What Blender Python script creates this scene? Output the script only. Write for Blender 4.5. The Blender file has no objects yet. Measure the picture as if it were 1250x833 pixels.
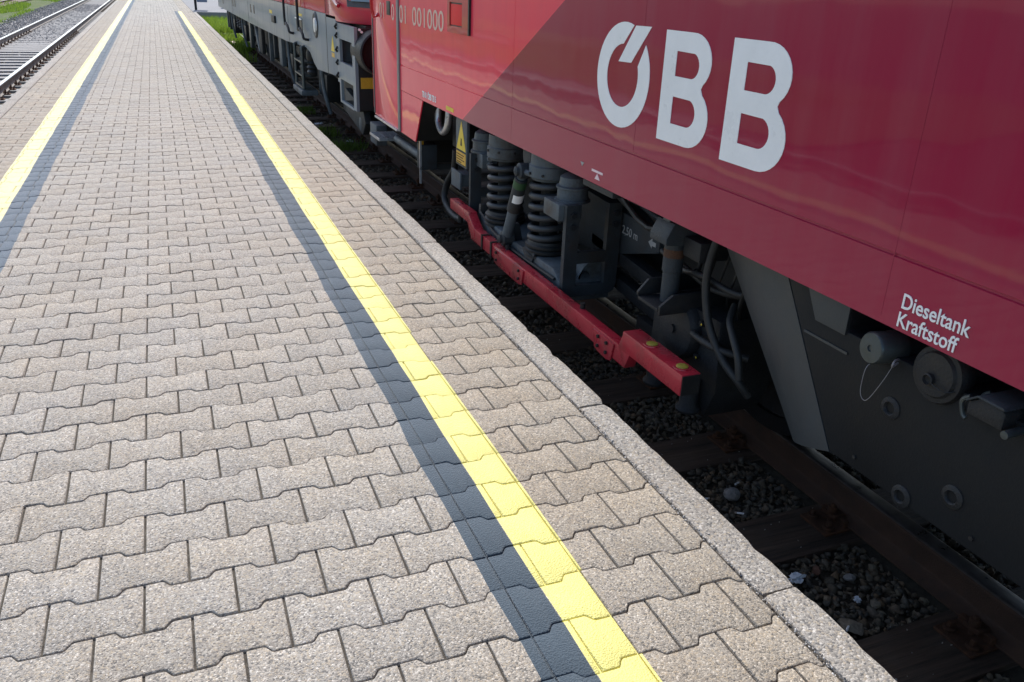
import bpy, bmesh, math, random
import numpy as np
from mathutils import Vector, Matrix, noise as mnoise

random.seed(7); rng = np.random.default_rng(7)
R = math.radians
scene = bpy.context.scene
col = scene.collection

# ------------------------------------------------------------------ camera, sky, sun, exposure
CAM_H = 1.5
cam_data = bpy.data.cameras.new('camera'); cam = bpy.data.objects.new('camera', cam_data); col.objects.link(cam)
RM = ((0.92839, -0.11655, 0.35286), (-0.36988, -0.38121, 0.84727), (0.03576, -0.91711, -0.39702))
m4 = Matrix.Identity(4)
for i in range(3):
    m4[i][0] = RM[i][0]; m4[i][1] = -RM[i][1]; m4[i][2] = -RM[i][2]
m4[2][3] = CAM_H
cam.matrix_world = m4
cam_data.sensor_width = 36.0; cam_data.sensor_fit = 'HORIZONTAL'
cam_data.lens = 1010.2 / 1250 * 36
cam_data.clip_start = 0.05; cam_data.clip_end = 2000
scene.camera = cam

SUN_EL, SUN_AZ = 50.0, 4.5          # azimuth: degrees to the right of the track direction (+Y)
world = bpy.data.worlds.new('World'); scene.world = world; world.use_nodes = True
wn = world.node_tree.nodes; wl = world.node_tree.links
sky = wn.new('ShaderNodeTexSky'); sky.sky_type = 'NISHITA'; sky.sun_disc = False
sky.sun_elevation = R(SUN_EL); sky.sun_rotation = R(SUN_AZ); sky.dust_density = 1.6; sky.air_density = 1.0
bg = wn['Background']; bg.inputs['Strength'].default_value = 0.15
wl.new(sky.outputs[0], bg.inputs['Color'])
sd = bpy.data.lights.new('sun', 'SUN'); sun = bpy.data.objects.new('sun', sd); col.objects.link(sun)
sd.energy = 3.7; sd.angle = R(0.5); sd.color = (1.0, 0.968, 0.92)
d = Vector((math.sin(R(SUN_AZ)) * math.cos(R(SUN_EL)), math.cos(R(SUN_AZ)) * math.cos(R(SUN_EL)), math.sin(R(SUN_EL))))
sun.rotation_euler = d.to_track_quat('Z', 'Y').to_euler()
sun.location = d * 60
vs = scene.view_settings
vs.view_transform = 'Standard'; vs.look = 'None'; vs.gamma = 1.0; vs.use_curve_mapping = False; vs.exposure = 0.52
scene.cycles.use_denoising = True
scene.cycles.max_bounces = 8

# ------------------------------------------------------------------ material helpers
def newmat(name):
    m = bpy.data.materials.new(name); m.use_nodes = True
    return m, m.node_tree.nodes, m.node_tree.links, m.node_tree.nodes['Principled BSDF']

def node(N, t, **kw):
    n = N.new(t)
    for k, v in kw.items():
        if k.startswith('i_'):
            n.inputs[k[2:].replace('_', ' ')].default_value = v
        else:
            setattr(n, k, v)
    return n

def c4(c): return (c[0], c[1], c[2], 1.0)

def coords(N, L, world_space=True):
    if world_space:
        return N.new('ShaderNodeNewGeometry').outputs['Position']
    return N.new('ShaderNodeTexCoord').outputs['Object']

def noise_fac(N, L, vec, scale, detail=4, rough=0.6, lo=0.35, hi=0.65):
    t = node(N, 'ShaderNodeTexNoise'); t.inputs['Scale'].default_value = scale
    t.inputs['Detail'].default_value = detail; t.inputs['Roughness'].default_value = rough
    L.new(vec, t.inputs['Vector'])
    r = node(N, 'ShaderNodeMapRange', clamp=True); r.inputs[1].default_value = lo; r.inputs[2].default_value = hi
    L.new(t.outputs['Fac'], r.inputs[0])
    return r.outputs[0]

def mixc(N, L, fac, a, b, mode='MIX'):
    m = node(N, 'ShaderNodeMix', data_type='RGBA', blend_type=mode)
    for s, v in ((0, fac), (6, a), (7, b)):
        if isinstance(v, (int, float)): m.inputs[s].default_value = v
        elif isinstance(v, tuple): m.inputs[s].default_value = c4(v)
        else: L.new(v, m.inputs[s])
    return m.outputs[2]

def mathn(N, L, op, a, b=None, c=None):
    m = node(N, 'ShaderNodeMath', operation=op)
    for i, v in enumerate((a, b, c)):
        if v is None: continue
        if isinstance(v, (int, float)): m.inputs[i].default_value = v
        else: L.new(v, m.inputs[i])
    return m.outputs[0]

def bump(N, L, bs, h, strength, dist, prev=None, inp='Normal'):
    b = node(N, 'ShaderNodeBump'); b.inputs['Strength'].default_value = strength; b.inputs['Distance'].default_value = dist
    L.new(h, b.inputs['Height'])
    if prev is not None: L.new(prev, b.inputs['Normal'])
    L.new(b.outputs[0], bs.inputs[inp]); return b.outputs[0]

def mat_plain(name, base, rough=0.5, metal=0.0, var=0.35, scale=9.0, dirt=None, dirt_amt=0.5, bump_s=0.15, bump_scale=120, coat=0.0, spec=0.5):
    """painted or bare surface with uneven tone, dirt blotches and fine relief"""
    m, N, L, bs = newmat(name)
    v = coords(N, L)
    f = noise_fac(N, L, v, scale, 6, 0.65, 0.3, 0.7)
    dark = tuple(x * (1 - var) for x in base)
    cc = mixc(N, L, f, dark, base)
    if dirt is not None:
        f2 = noise_fac(N, L, v, scale * 0.45, 8, 0.7, 0.5, 0.72)
        f2 = mathn(N, L, 'MULTIPLY', f2, dirt_amt)
        cc = mixc(N, L, f2, cc, dirt)
        f3 = noise_fac(N, L, v, scale * 14, 3, 0.7, 0.58, 0.75)
        f3 = mathn(N, L, 'MULTIPLY', f3, dirt_amt * 0.5)
        cc = mixc(N, L, f3, cc, dirt)
    L.new(cc, bs.inputs['Base Color'])
    rr = node(N, 'ShaderNodeMapRange'); rr.inputs[3].default_value = max(0.05, rough - 0.12); rr.inputs[4].default_value = min(1, rough + 0.12)
    L.new(f, rr.inputs[0]); L.new(rr.outputs[0], bs.inputs['Roughness'])
    bs.inputs['Metallic'].default_value = metal
    bs.inputs['Coat Weight'].default_value = coat
    bs.inputs['Specular IOR Level'].default_value = spec
    if bump_s:
        nf = noise_fac(N, L, v, bump_scale, 4, 0.6, 0.2, 0.8)
        bump(N, L, bs, nf, bump_s, 0.004)
    return m

def mat_concrete(name, base, tint, per='obj', speck=1.0, rough=0.85, grain=1.0, tint_amt=0.75, vscale=225):
    """exposed aggregate concrete: pale, dark and rusty grains, blotches and a tone per piece"""
    m, N, L, bs = newmat(name)
    v = coords(N, L)
    if per == 'obj':
        rnd = N.new('ShaderNodeObjectInfo').outputs['Random']
    else:
        rnd = node(N, 'ShaderNodeAttribute', attribute_name='rnd').outputs['Fac']
    f = noise_fac(N, L, v, 2.3, 5, 0.65, 0.38, 0.66)
    f = mathn(N, L, 'MULTIPLY', f, tint_amt)
    cc = mixc(N, L, f, base, tint)
    # stones of a few millimetres
    vo = node(N, 'ShaderNodeTexVoronoi', feature='F1'); vo.inputs['Scale'].default_value = vscale; L.new(v, vo.inputs['Vector'])
    sx = N.new('ShaderNodeSeparateColor'); L.new(vo.outputs['Color'], sx.inputs[0])
    ramp = node(N, 'ShaderNodeValToRGB'); L.new(sx.outputs[0], ramp.inputs[0])
    e = ramp.color_ramp; e.interpolation = 'CONSTANT'
    e.elements[0].position = 0.0; e.elements[0].color = (0.30, 0.31, 0.33, 1)
    e.elements[1].position = 0.13; e.elements[1].color = (0.74, 0.72, 0.70, 1)
    for p, cl in ((0.42, (1.0, 0.99, 0.97)), (0.66, (1.12, 1.02, 0.86)), (0.82, (1.34, 1.32, 1.28)), (0.95, (1.8, 1.8, 1.8))):
        k = e.elements.new(p); k.color = c4(cl)
    g = mixc(N, L, 0.78 * speck, (1, 1, 1), ramp.outputs[0])
    cc = mixc(N, L, 1.0, cc, g, 'MULTIPLY')
    # sandy matrix
    f2 = noise_fac(N, L, v, 520, 2, 0.5, 0.3, 0.7)
    f2 = mathn(N, L, 'MULTIPLY_ADD', f2, 0.42, 0.79)
    cc = mixc(N, L, 1.0, cc, mixc(N, L, 0.0, f2, (1, 1, 1)), 'MULTIPLY')
    # ochre iron stains and grey grime
    f3 = noise_fac(N, L, v, 9, 6, 0.7, 0.62, 0.8)
    cc = mixc(N, L, mathn(N, L, 'MULTIPLY', f3, 0.35), cc, (0.30, 0.19, 0.10))
    f4 = noise_fac(N, L, v, 33, 5, 0.7, 0.6, 0.78)
    cc = mixc(N, L, mathn(N, L, 'MULTIPLY', f4, 0.3), cc, (0.14, 0.13, 0.125))
    vg = node(N, 'ShaderNodeTexVoronoi', feature='F1'); vg.inputs['Scale'].default_value = 3.1; L.new(v, vg.inputs['Vector'])
    gs = N.new('ShaderNodeSeparateColor'); L.new(vg.outputs['Color'], gs.inputs[0])
    rad = mathn(N, L, 'MULTIPLY', mathn(N, L, 'SUBTRACT', gs.outputs[0], 0.55), 0.10)
    gm = node(N, 'ShaderNodeMapRange', clamp=True); L.new(mathn(N, L, 'SUBTRACT', rad, vg.outputs['Distance']), gm.inputs[0])
    gm.inputs[1].default_value = 0.0; gm.inputs[2].default_value = 0.008
    cc = mixc(N, L, mathn(N, L, 'MULTIPLY', gm.outputs[0], 0.55), cc, (0.10, 0.095, 0.09))
    br = mathn(N, L, 'MULTIPLY_ADD', rnd, 0.13, 0.935)
    hs = N.new('ShaderNodeHueSaturation'); L.new(cc, hs.inputs['Color']); L.new(br, hs.inputs['Value'])
    L.new(hs.outputs[0], bs.inputs['Base Color'])
    bs.inputs['Roughness'].default_value = rough
    bs.inputs['Specular IOR Level'].default_value = 0.35
    bs.inputs['Sheen Weight'].default_value = 0.22; bs.inputs['Sheen Roughness'].default_value = 0.35
    h = mathn(N, L, 'ADD', mathn(N, L, 'MULTIPLY', vo.outputs['Distance'], -1.2), f2)
    bump(N, L, bs, h, 0.55 * grain, 0.0035)
    return m

def mat_paint(name, base, wear, rough=0.55, sheen=0.5):
    m, N, L, bs = newmat(name)
    v = coords(N, L)
    f = noise_fac(N, L, v, 5, 5, 0.6, 0.35, 0.7)
    cc = mixc(N, L, f, tuple(x * 0.86 for x in base), base)
    f1 = noise_fac(N, L, v, 150, 3, 0.7, 0.69, 0.74)
    f2 = noise_fac(N, L, v, 11, 5, 0.7, 0.40, 0.62)
    w = mathn(N, L, 'MULTIPLY', f1, f2)
    cc = mixc(N, L, mathn(N, L, 'MULTIPLY', w, 0.8), cc, wear)
    f3 = noise_fac(N, L, v, 27, 6, 0.75, 0.6, 0.85)
    cc = mixc(N, L, mathn(N, L, 'MULTIPLY', f3, 0.35), cc, tuple(x * 0.62 for x in base))
    L.new(cc, bs.inputs['Base Color']); bs.inputs['Roughness'].default_value = rough; bs.inputs['Specular IOR Level'].default_value = 0.25
    bs.inputs['Sheen Weight'].default_value = sheen; bs.inputs['Sheen Roughness'].default_value = 0.4
    vo = node(N, 'ShaderNodeTexVoronoi'); vo.inputs['Scale'].default_value = 190; L.new(v, vo.inputs['Vector'])
    bump(N, L, bs, vo.outputs['Distance'], 0.6, 0.004)
    return m

def mat_rock(name, ramp_cols, rough=0.8, dust=None):
    m, N, L, bs = newmat(name)
    rnd = node(N, 'ShaderNodeAttribute', attribute_name='rnd').outputs['Fac']
    ramp = node(N, 'ShaderNodeValToRGB'); L.new(rnd, ramp.inputs[0])
    e = ramp.color_ramp
    n = len(ramp_cols)
    e.elements[0].position = 0; e.elements[0].color = c4(ramp_cols[0]); e.elements[1].position = 1; e.elements[1].color = c4(ramp_cols[-1])
    for i in range(1, n - 1):
        k = e.elements.new(i / (n - 1)); k.color = c4(ramp_cols[i])
    v = coords(N, L)
    f = noise_fac(N, L, v, 60, 5, 0.7, 0.3, 0.7)
    f = mathn(N, L, 'MULTIPLY_ADD', f, 0.6, 0.7)
    cc = mixc(N, L, 1.0, ramp.outputs[0], mixc(N, L, 0.0, f, (1, 1, 1)), 'MULTIPLY')
    if dust:
        f2 = noise_fac(N, L, v, 3.5, 5, 0.7, 0.45, 0.7)
        cc = mixc(N, L, mathn(N, L, 'MULTIPLY', f2, 0.55), cc, dust)
    L.new(cc, bs.inputs['Base Color']); bs.inputs['Roughness'].default_value = rough
    nf = noise_fac(N, L, v, 240, 3, 0.6, 0.2, 0.8)
    bump(N, L, bs, nf, 0.4, 0.004)
    return m

def mat_body(name, bright, dark=None, rough=0.32, seam=None, dust=(0.25, 0.2, 0.19), coat=1.0, wav=0.25):
    """glossy coach paint; two-tone livery split along a slanting line of the printed design"""
    m, N, L, bs = newmat(name)
    v = coords(N, L)
    sp = N.new('ShaderNodeSeparateXYZ'); L.new(v, sp.inputs[0])
    if dark is not None:
        s = mathn(N, L, 'MULTIPLY_ADD', sp.outputs['Z'], 1.918, sp.outputs['Y'])
        k = mathn(N, L, 'GREATER_THAN', s, 6.481)
        cc = mixc(N, L, k, dark, bright)
    else:
        cc = mixc(N, L, 0.0, bright, bright)
    # dust streaks washed down the side
    mp = node(N, 'ShaderNodeMapping'); mp.inputs['Scale'].default_value = (1, 6, 0.7); L.new(v, mp.inputs['Vector'])
    f = noise_fac(N, L, mp.outputs[0], 1.3, 7, 0.65, 0.42, 0.8)
    cc = mixc(N, L, mathn(N, L, 'MULTIPLY', f, 0.16), cc, dust)
    f5 = noise_fac(N, L, v, 90, 4, 0.7, 0.66, 0.8)
    cc = mixc(N, L, mathn(N, L, 'MULTIPLY', f5, 0.10), cc, dust)
    L.new(cc, bs.inputs['Base Color'])
    rr = mathn(N, L, 'MULTIPLY_ADD', f, 0.15, rough)
    L.new(rr, bs.inputs['Roughness'])
    bs.inputs['Specular IOR Level'].default_value = 0.12; bs.inputs['Coat Weight'].default_value = coat; bs.inputs['Coat Roughness'].default_value = 0.045
    bs.inputs['Coat IOR'].default_value = 1.5
    t = node(N, 'ShaderNodeTexNoise'); t.inputs['Scale'].default_value = 1.6; t.inputs['Detail'].default_value = 2.5
    L.new(v, t.inputs['Vector'])
    bump(N, L, bs, t.outputs['Fac'], wav, 0.02, inp='Coat Normal')
    return m

MT = {}
MT['paver'] = mat_concrete('paver_grey', (0.330, 0.314, 0.288), (0.338, 0.305, 0.257))
MT['paver_tan'] = mat_concrete('paver_tan', (0.322, 0.292, 0.250), (0.332, 0.280, 0.215))
MT['paver_f'] = mat_concrete('paver_grey_field', (0.330, 0.314, 0.288), (0.338, 0.305, 0.257), per='attr')
MT['paver_tan_f'] = mat_concrete('paver_tan_field', (0.322, 0.292, 0.250), (0.332, 0.280, 0.215), per='attr')
MT['kerb'] = mat_concrete('kerb_concrete', (0.345, 0.325, 0.298), (0.315, 0.285, 0.25), speck=1.0, grain=1.3, vscale=160)
MT['joint'] = mat_plain('joint_sand', (0.10, 0.088, 0.075), 0.95, var=0.55, scale=60, dirt=(0.22, 0.2, 0.17), dirt_amt=0.5, bump_s=0.8, bump_scale=260, spec=0.2)
MT['yellow'] = mat_paint('yellow_paint', (0.80, 0.735, 0.235), (0.42, 0.36, 0.20))
MT['yellow_glare'] = mat_paint('glare_yellow_paint', (0.80, 0.755, 0.36), (0.42, 0.36, 0.20))  # paler yellow: washed-out glare on the left line put into the colour
MT['slate_pale'] = mat_paint('pale_slate_paint', (0.10, 0.135, 0.165), (0.34, 0.33, 0.32), rough=0.88)  # lighter slate blue for the left-hand line
MT['slate'] = mat_paint('slate_paint', (0.062, 0.086, 0.108), (0.34, 0.33, 0.32), rough=0.88)
MT['wall'] = mat_plain('platform_wall', (0.22, 0.21, 0.2), 0.9, var=0.4, scale=4, dirt=(0.06, 0.055, 0.05), dirt_amt=0.8, bump_s=0.5)
MT['soil'] = mat_plain('soil', (0.055, 0.048, 0.04), 0.95, var=0.5, scale=3, dirt=(0.10, 0.085, 0.065), dirt_amt=0.6, bump_s=0.8, bump_scale=40, spec=0.2)
MT['ballast_bed'] = mat_plain('ballast_bed', (0.075, 0.062, 0.045), 0.95, var=0.6, scale=25, bump_s=0.9, bump_scale=70, spec=0.2)
MT['grit_bed'] = mat_plain('grit_bed', (0.27, 0.262, 0.26), 0.95, var=0.4, scale=18, dirt=(0.10, 0.10, 0.10), dirt_amt=0.6, bump_s=0.9, bump_scale=70, spec=0.2)
MT['rock'] = mat_rock('ballast_stone', [(0.066, 0.060, 0.046), (0.105, 0.09, 0.064), (0.08, 0.076, 0.064), (0.15, 0.122, 0.082), (0.10, 0.078, 0.048), (0.19, 0.125, 0.07), (0.13, 0.122, 0.10), (0.20, 0.17, 0.115)])
MT['rock_far'] = mat_rock('ballast_stone_far', [(0.17, 0.17, 0.18), (0.23, 0.23, 0.24), (0.2, 0.195, 0.2), (0.28, 0.275, 0.275)])
MT['grit'] = mat_rock('grit', [(0.25, 0.24, 0.23), (0.5, 0.49, 0.47), (0.32, 0.27, 0.22), (0.66, 0.65, 0.64)])
MT['rail_side'] = mat_plain('rusty_rail', (0.125, 0.068, 0.042), 0.8, var=0.5, scale=7, dirt=(0.045, 0.035, 0.028), dirt_amt=0.8, bump_s=0.5, bump_scale=200)
MT['rail_top'] = mat_plain('rail_head', (0.24, 0.22, 0.21), 0.36, metal=0.85, var=0.35, scale=14, bump_s=0.1, bump_scale=300)
MT['rail_top_clean'] = mat_plain('rail_head_polished', (0.5, 0.52, 0.53), 0.28, metal=0.9, var=0.2, scale=14, bump_s=0.05, bump_scale=300)
MT['rail_side_far'] = mat_plain('grey_rail', (0.30, 0.265, 0.235), 0.8, var=0.4, scale=7, dirt=(0.09, 0.07, 0.06), dirt_amt=0.6, bump_s=0.4, bump_scale=200)
MT['rust'] = mat_plain('rusty_iron', (0.10, 0.045, 0.022), 0.85, var=0.55, scale=25, dirt=(0.22, 0.085, 0.03), dirt_amt=0.7, bump_s=0.7, bump_scale=180)
MT['concrete_tie'] = mat_plain('tie_concrete', (0.33, 0.325, 0.32), 0.9, var=0.3, scale=6, dirt=(0.15, 0.14, 0.13), dirt_amt=0.5, bump_s=0.4)
MT['apron'] = mat_plain('apron_concrete', (0.27, 0.27, 0.28), 0.9, var=0.12, scale=1.2, dirt=(0.22, 0.22, 0.22), dirt_amt=0.35, bump_s=0.3, bump_scale=60, spec=0.1)

def mat_wood():
    m, N, L, bs = newmat('old_sleeper_wood')
    v = coords(N, L)
    mp = node(N, 'ShaderNodeMapping'); mp.inputs['Scale'].default_value = (2.2, 42, 42); L.new(v, mp.inputs['Vector'])
    f = noise_fac(N, L, mp.outputs[0], 1.0, 8, 0.7, 0.34, 0.68)
    cc = mixc(N, L, f, (0.03, 0.021, 0.015), (0.125, 0.082, 0.056))
    f2 = noise_fac(N, L, v, 7, 6, 0.7, 0.5, 0.8)
    cc = mixc(N, L, mathn(N, L, 'MULTIPLY', f2, 0.5), cc, (0.09, 0.078, 0.065))
    L.new(cc, bs.inputs['Base Color']); bs.inputs['Roughness'].default_value = 0.75
    bump(N, L, bs, f, 0.8, 0.006)
    return m
MT['wood'] = mat_wood()
MT['body'] = mat_body('locomotive_livery', (0.86, 0.040, 0.085), (0.30, 0.010, 0.045), coat=0.6, dust=(0.3, 0.14, 0.15))
MT['red2'] = mat_body('second_locomotive_red', (0.62, 0.05, 0.075), coat=0.7)
MT['grey2'] = mat_body('second_locomotive_grey', (0.20, 0.235, 0.265), rough=0.4, dust=(0.2, 0.21, 0.22), coat=0.12)
MT['white'] = mat_plain('white_decal', (0.87, 0.88, 0.88), 0.35, var=0.07, scale=5, dirt=(0.6, 0.6, 0.6), dirt_amt=0.25, bump_s=0)
MT['cream'] = mat_plain('number_decal', (0.72, 0.50, 0.42), 0.35, var=0.1, scale=5, bump_s=0)
MT['seal'] = mat_plain('rubber_seal', (0.06, 0.06, 0.065), 0.6, var=0.2, bump_s=0.1)
MT['seal_l'] = mat_plain('grey_rail_paint', (0.2, 0.19, 0.2), 0.45, var=0.2, bump_s=0.05)
MT['redplain'] = mat_body('flap_red', (0.52, 0.025, 0.03))
MT['guard'] = mat_plain('guard_red', (0.46, 0.022, 0.042), 0.3, var=0.18, scale=8, dirt=(0.10, 0.035, 0.03), dirt_amt=0.75, bump_s=0.12, coat=0.45)
MT['bogie'] = mat_plain('bogie_grey', (0.036, 0.045, 0.053), 0.6, var=0.4, scale=7, dirt=(0.030, 0.022, 0.016), dirt_amt=0.95, bump_s=0.4, spec=0.35)
MT['bogie_l'] = mat_plain('bogie_light_grey', (0.105, 0.130, 0.148), 0.55, var=0.4, scale=9, dirt=(0.036, 0.027, 0.020), dirt_amt=0.95, bump_s=0.4, spec=0.35)
MT['spring'] = mat_plain('spring_steel', (0.036, 0.042, 0.048), 0.48, var=0.3, scale=14, dirt=(0.05, 0.038, 0.028), dirt_amt=0.7, bump_s=0.3)
MT['dark'] = mat_plain('underframe_dark', (0.012, 0.012, 0.012), 0.7, var=0.35, scale=6, dirt=(0.04, 0.034, 0.028), dirt_amt=0.6, bump_s=0.4)
MT['iron'] = mat_plain('dark_cast_iron', (0.017, 0.019, 0.022), 0.55, var=0.3, scale=9, dirt=(0.028, 0.024, 0.020), dirt_amt=0.8, bump_s=0.4, spec=0.3)
MT['tank'] = mat_plain('tank_grey', (0.009, 0.011, 0.0135), 0.6, var=0.2, scale=3.5, dirt=(0.017, 0.018, 0.019), dirt_amt=0.6, bump_s=0.12, spec=0.22)
MT['tank_l'] = mat_plain('tank_end_lit_grey', (0.034, 0.042, 0.048), 0.5, var=0.2, scale=3.5, dirt=(0.05, 0.05, 0.05), dirt_amt=0.6, bump_s=0.12)  # lighter grey: light reflected by the tank end put into the colour
MT['alu'] = mat_plain('worn_aluminium', (0.075, 0.092, 0.098), 0.42, metal=0.6, var=0.3, scale=20, dirt=(0.1, 0.1, 0.1), dirt_amt=0.5, bump_s=0.1)
MT['steel'] = mat_plain('bright_steel', (0.55, 0.57, 0.6), 0.35, metal=0.7, var=0.25, scale=20, bump_s=0.05)
MT['rubber'] = mat_plain('rubber_hose', (0.014, 0.0155, 0.0165), 0.6, var=0.25, scale=20, dirt=(0.028, 0.027, 0.026), dirt_amt=0.5, bump_s=0.1)
MT['sign_yellow'] = mat_plain('sign_yellow', (0.80, 0.58, 0.03), 0.45, var=0.12, scale=20, dirt=(0.45, 0.3, 0.05), dirt_amt=0.4, bump_s=0)
MT['sign_orange'] = mat_plain('sign_amber', (0.70, 0.40, 0.03), 0.45, var=0.12, scale=20, dirt=(0.4, 0.22, 0.03), dirt_amt=0.4, bump_s=0)
MT['cap_yellow'] = mat_plain('grimy_yellow_cap', (0.34, 0.27, 0.03), 0.5, var=0.3, scale=40, dirt=(0.12, 0.09, 0.03), dirt_amt=0.6, bump_s=0.1)
MT['lens_red'] = mat_plain('lens_red', (0.80, 0.05, 0.045), 0.65, var=0.1, bump_s=0, spec=0.2)
MT['black'] = mat_plain('black_print', (0.012, 0.012, 0.012), 0.5, var=0.1, bump_s=0)
MT['grey_print'] = mat_plain('grey_print', (0.36, 0.37, 0.38), 0.5, var=0.2, bump_s=0)
MT['pink_print'] = mat_plain('pink_print', (0.78, 0.6, 0.62), 0.5, var=0.1, bump_s=0)
MT['green_mark'] = mat_plain('green_mark', (0.03, 0.09, 0.035), 0.6, var=0.3, bump_s=0)
MT['bluegrey'] = mat_plain('sign_bluegrey', (0.14, 0.19, 0.28), 0.5, var=0.12, bump_s=0.05)
MT['purple'] = mat_plain('cabinet_plum', (0.09, 0.07, 0.13), 0.5, var=0.2, bump_s=0.05)
MT['plank'] = mat_plain('pale_plank', (0.58, 0.47, 0.38), 0.8, var=0.25, scale=9, dirt=(0.3, 0.22, 0.16), dirt_amt=0.5, bump_s=0.3)
MT['paper'] = mat_plain('paper', (0.72, 0.77, 0.83), 0.7, var=0.12, scale=40, bump_s=0.2)
MT['pale_stone'] = mat_plain('pale_stone', (0.36, 0.345, 0.33), 0.9, var=0.45, scale=60, dirt=(0.12, 0.11, 0.1), dirt_amt=0.6, bump_s=0.8)
MT['tan_stone'] = mat_plain('tan_stone', (0.26, 0.225, 0.17), 0.9, var=0.4, scale=60, dirt=(0.12, 0.10, 0.08), dirt_amt=0.6, bump_s=0.8)
MT['red_stone'] = mat_plain('red_stone', (0.15, 0.075, 0.05), 0.85, var=0.4, scale=60, dirt=(0.08, 0.05, 0.04), dirt_amt=0.6, bump_s=0.8)
MT['glass'] = mat_plain('window_glass', (0.10, 0.16, 0.19), 0.08, var=0.1, bump_s=0, coat=1.0)
MT['lamp_white'] = mat_plain('lamp_lens', (0.7, 0.72, 0.72), 0.2, var=0.1, bump_s=0)

def mat_grass(name, a, b):
    m, N, L, bs = newmat(name)
    rnd = node(N, 'ShaderNodeAttribute', attribute_name='rnd').outputs['Fac']
    L.new(mixc(N, L, rnd, a, b), bs.inputs['Base Color']); bs.inputs['Roughness'].default_value = 0.6
    tr = N.new('ShaderNodeBsdfTranslucent'); tr.inputs['Color'].default_value = c4(b)
    mx = N.new('ShaderNodeMixShader'); mx.inputs[0].default_value = 0.35
    L.new(bs.outputs[0], mx.inputs[1]); L.new(tr.outputs[0], mx.inputs[2])
    L.new(mx.outputs[0], N['Material Output'].inputs['Surface'])
    return m
MT['grass'] = mat_grass('grass_blades', (0.08, 0.17, 0.02), (0.24, 0.36, 0.04))
MT['weed'] = mat_grass('weed_leaves', (0.06, 0.12, 0.02), (0.16, 0.26, 0.04))
MT['turf'] = mat_plain('turf', (0.085, 0.13, 0.03), 0.95, var=0.5, scale=2.5, dirt=(0.17, 0.14, 0.08), dirt_amt=0.7, bump_s=0.6, bump_scale=40, spec=0.2)

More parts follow.
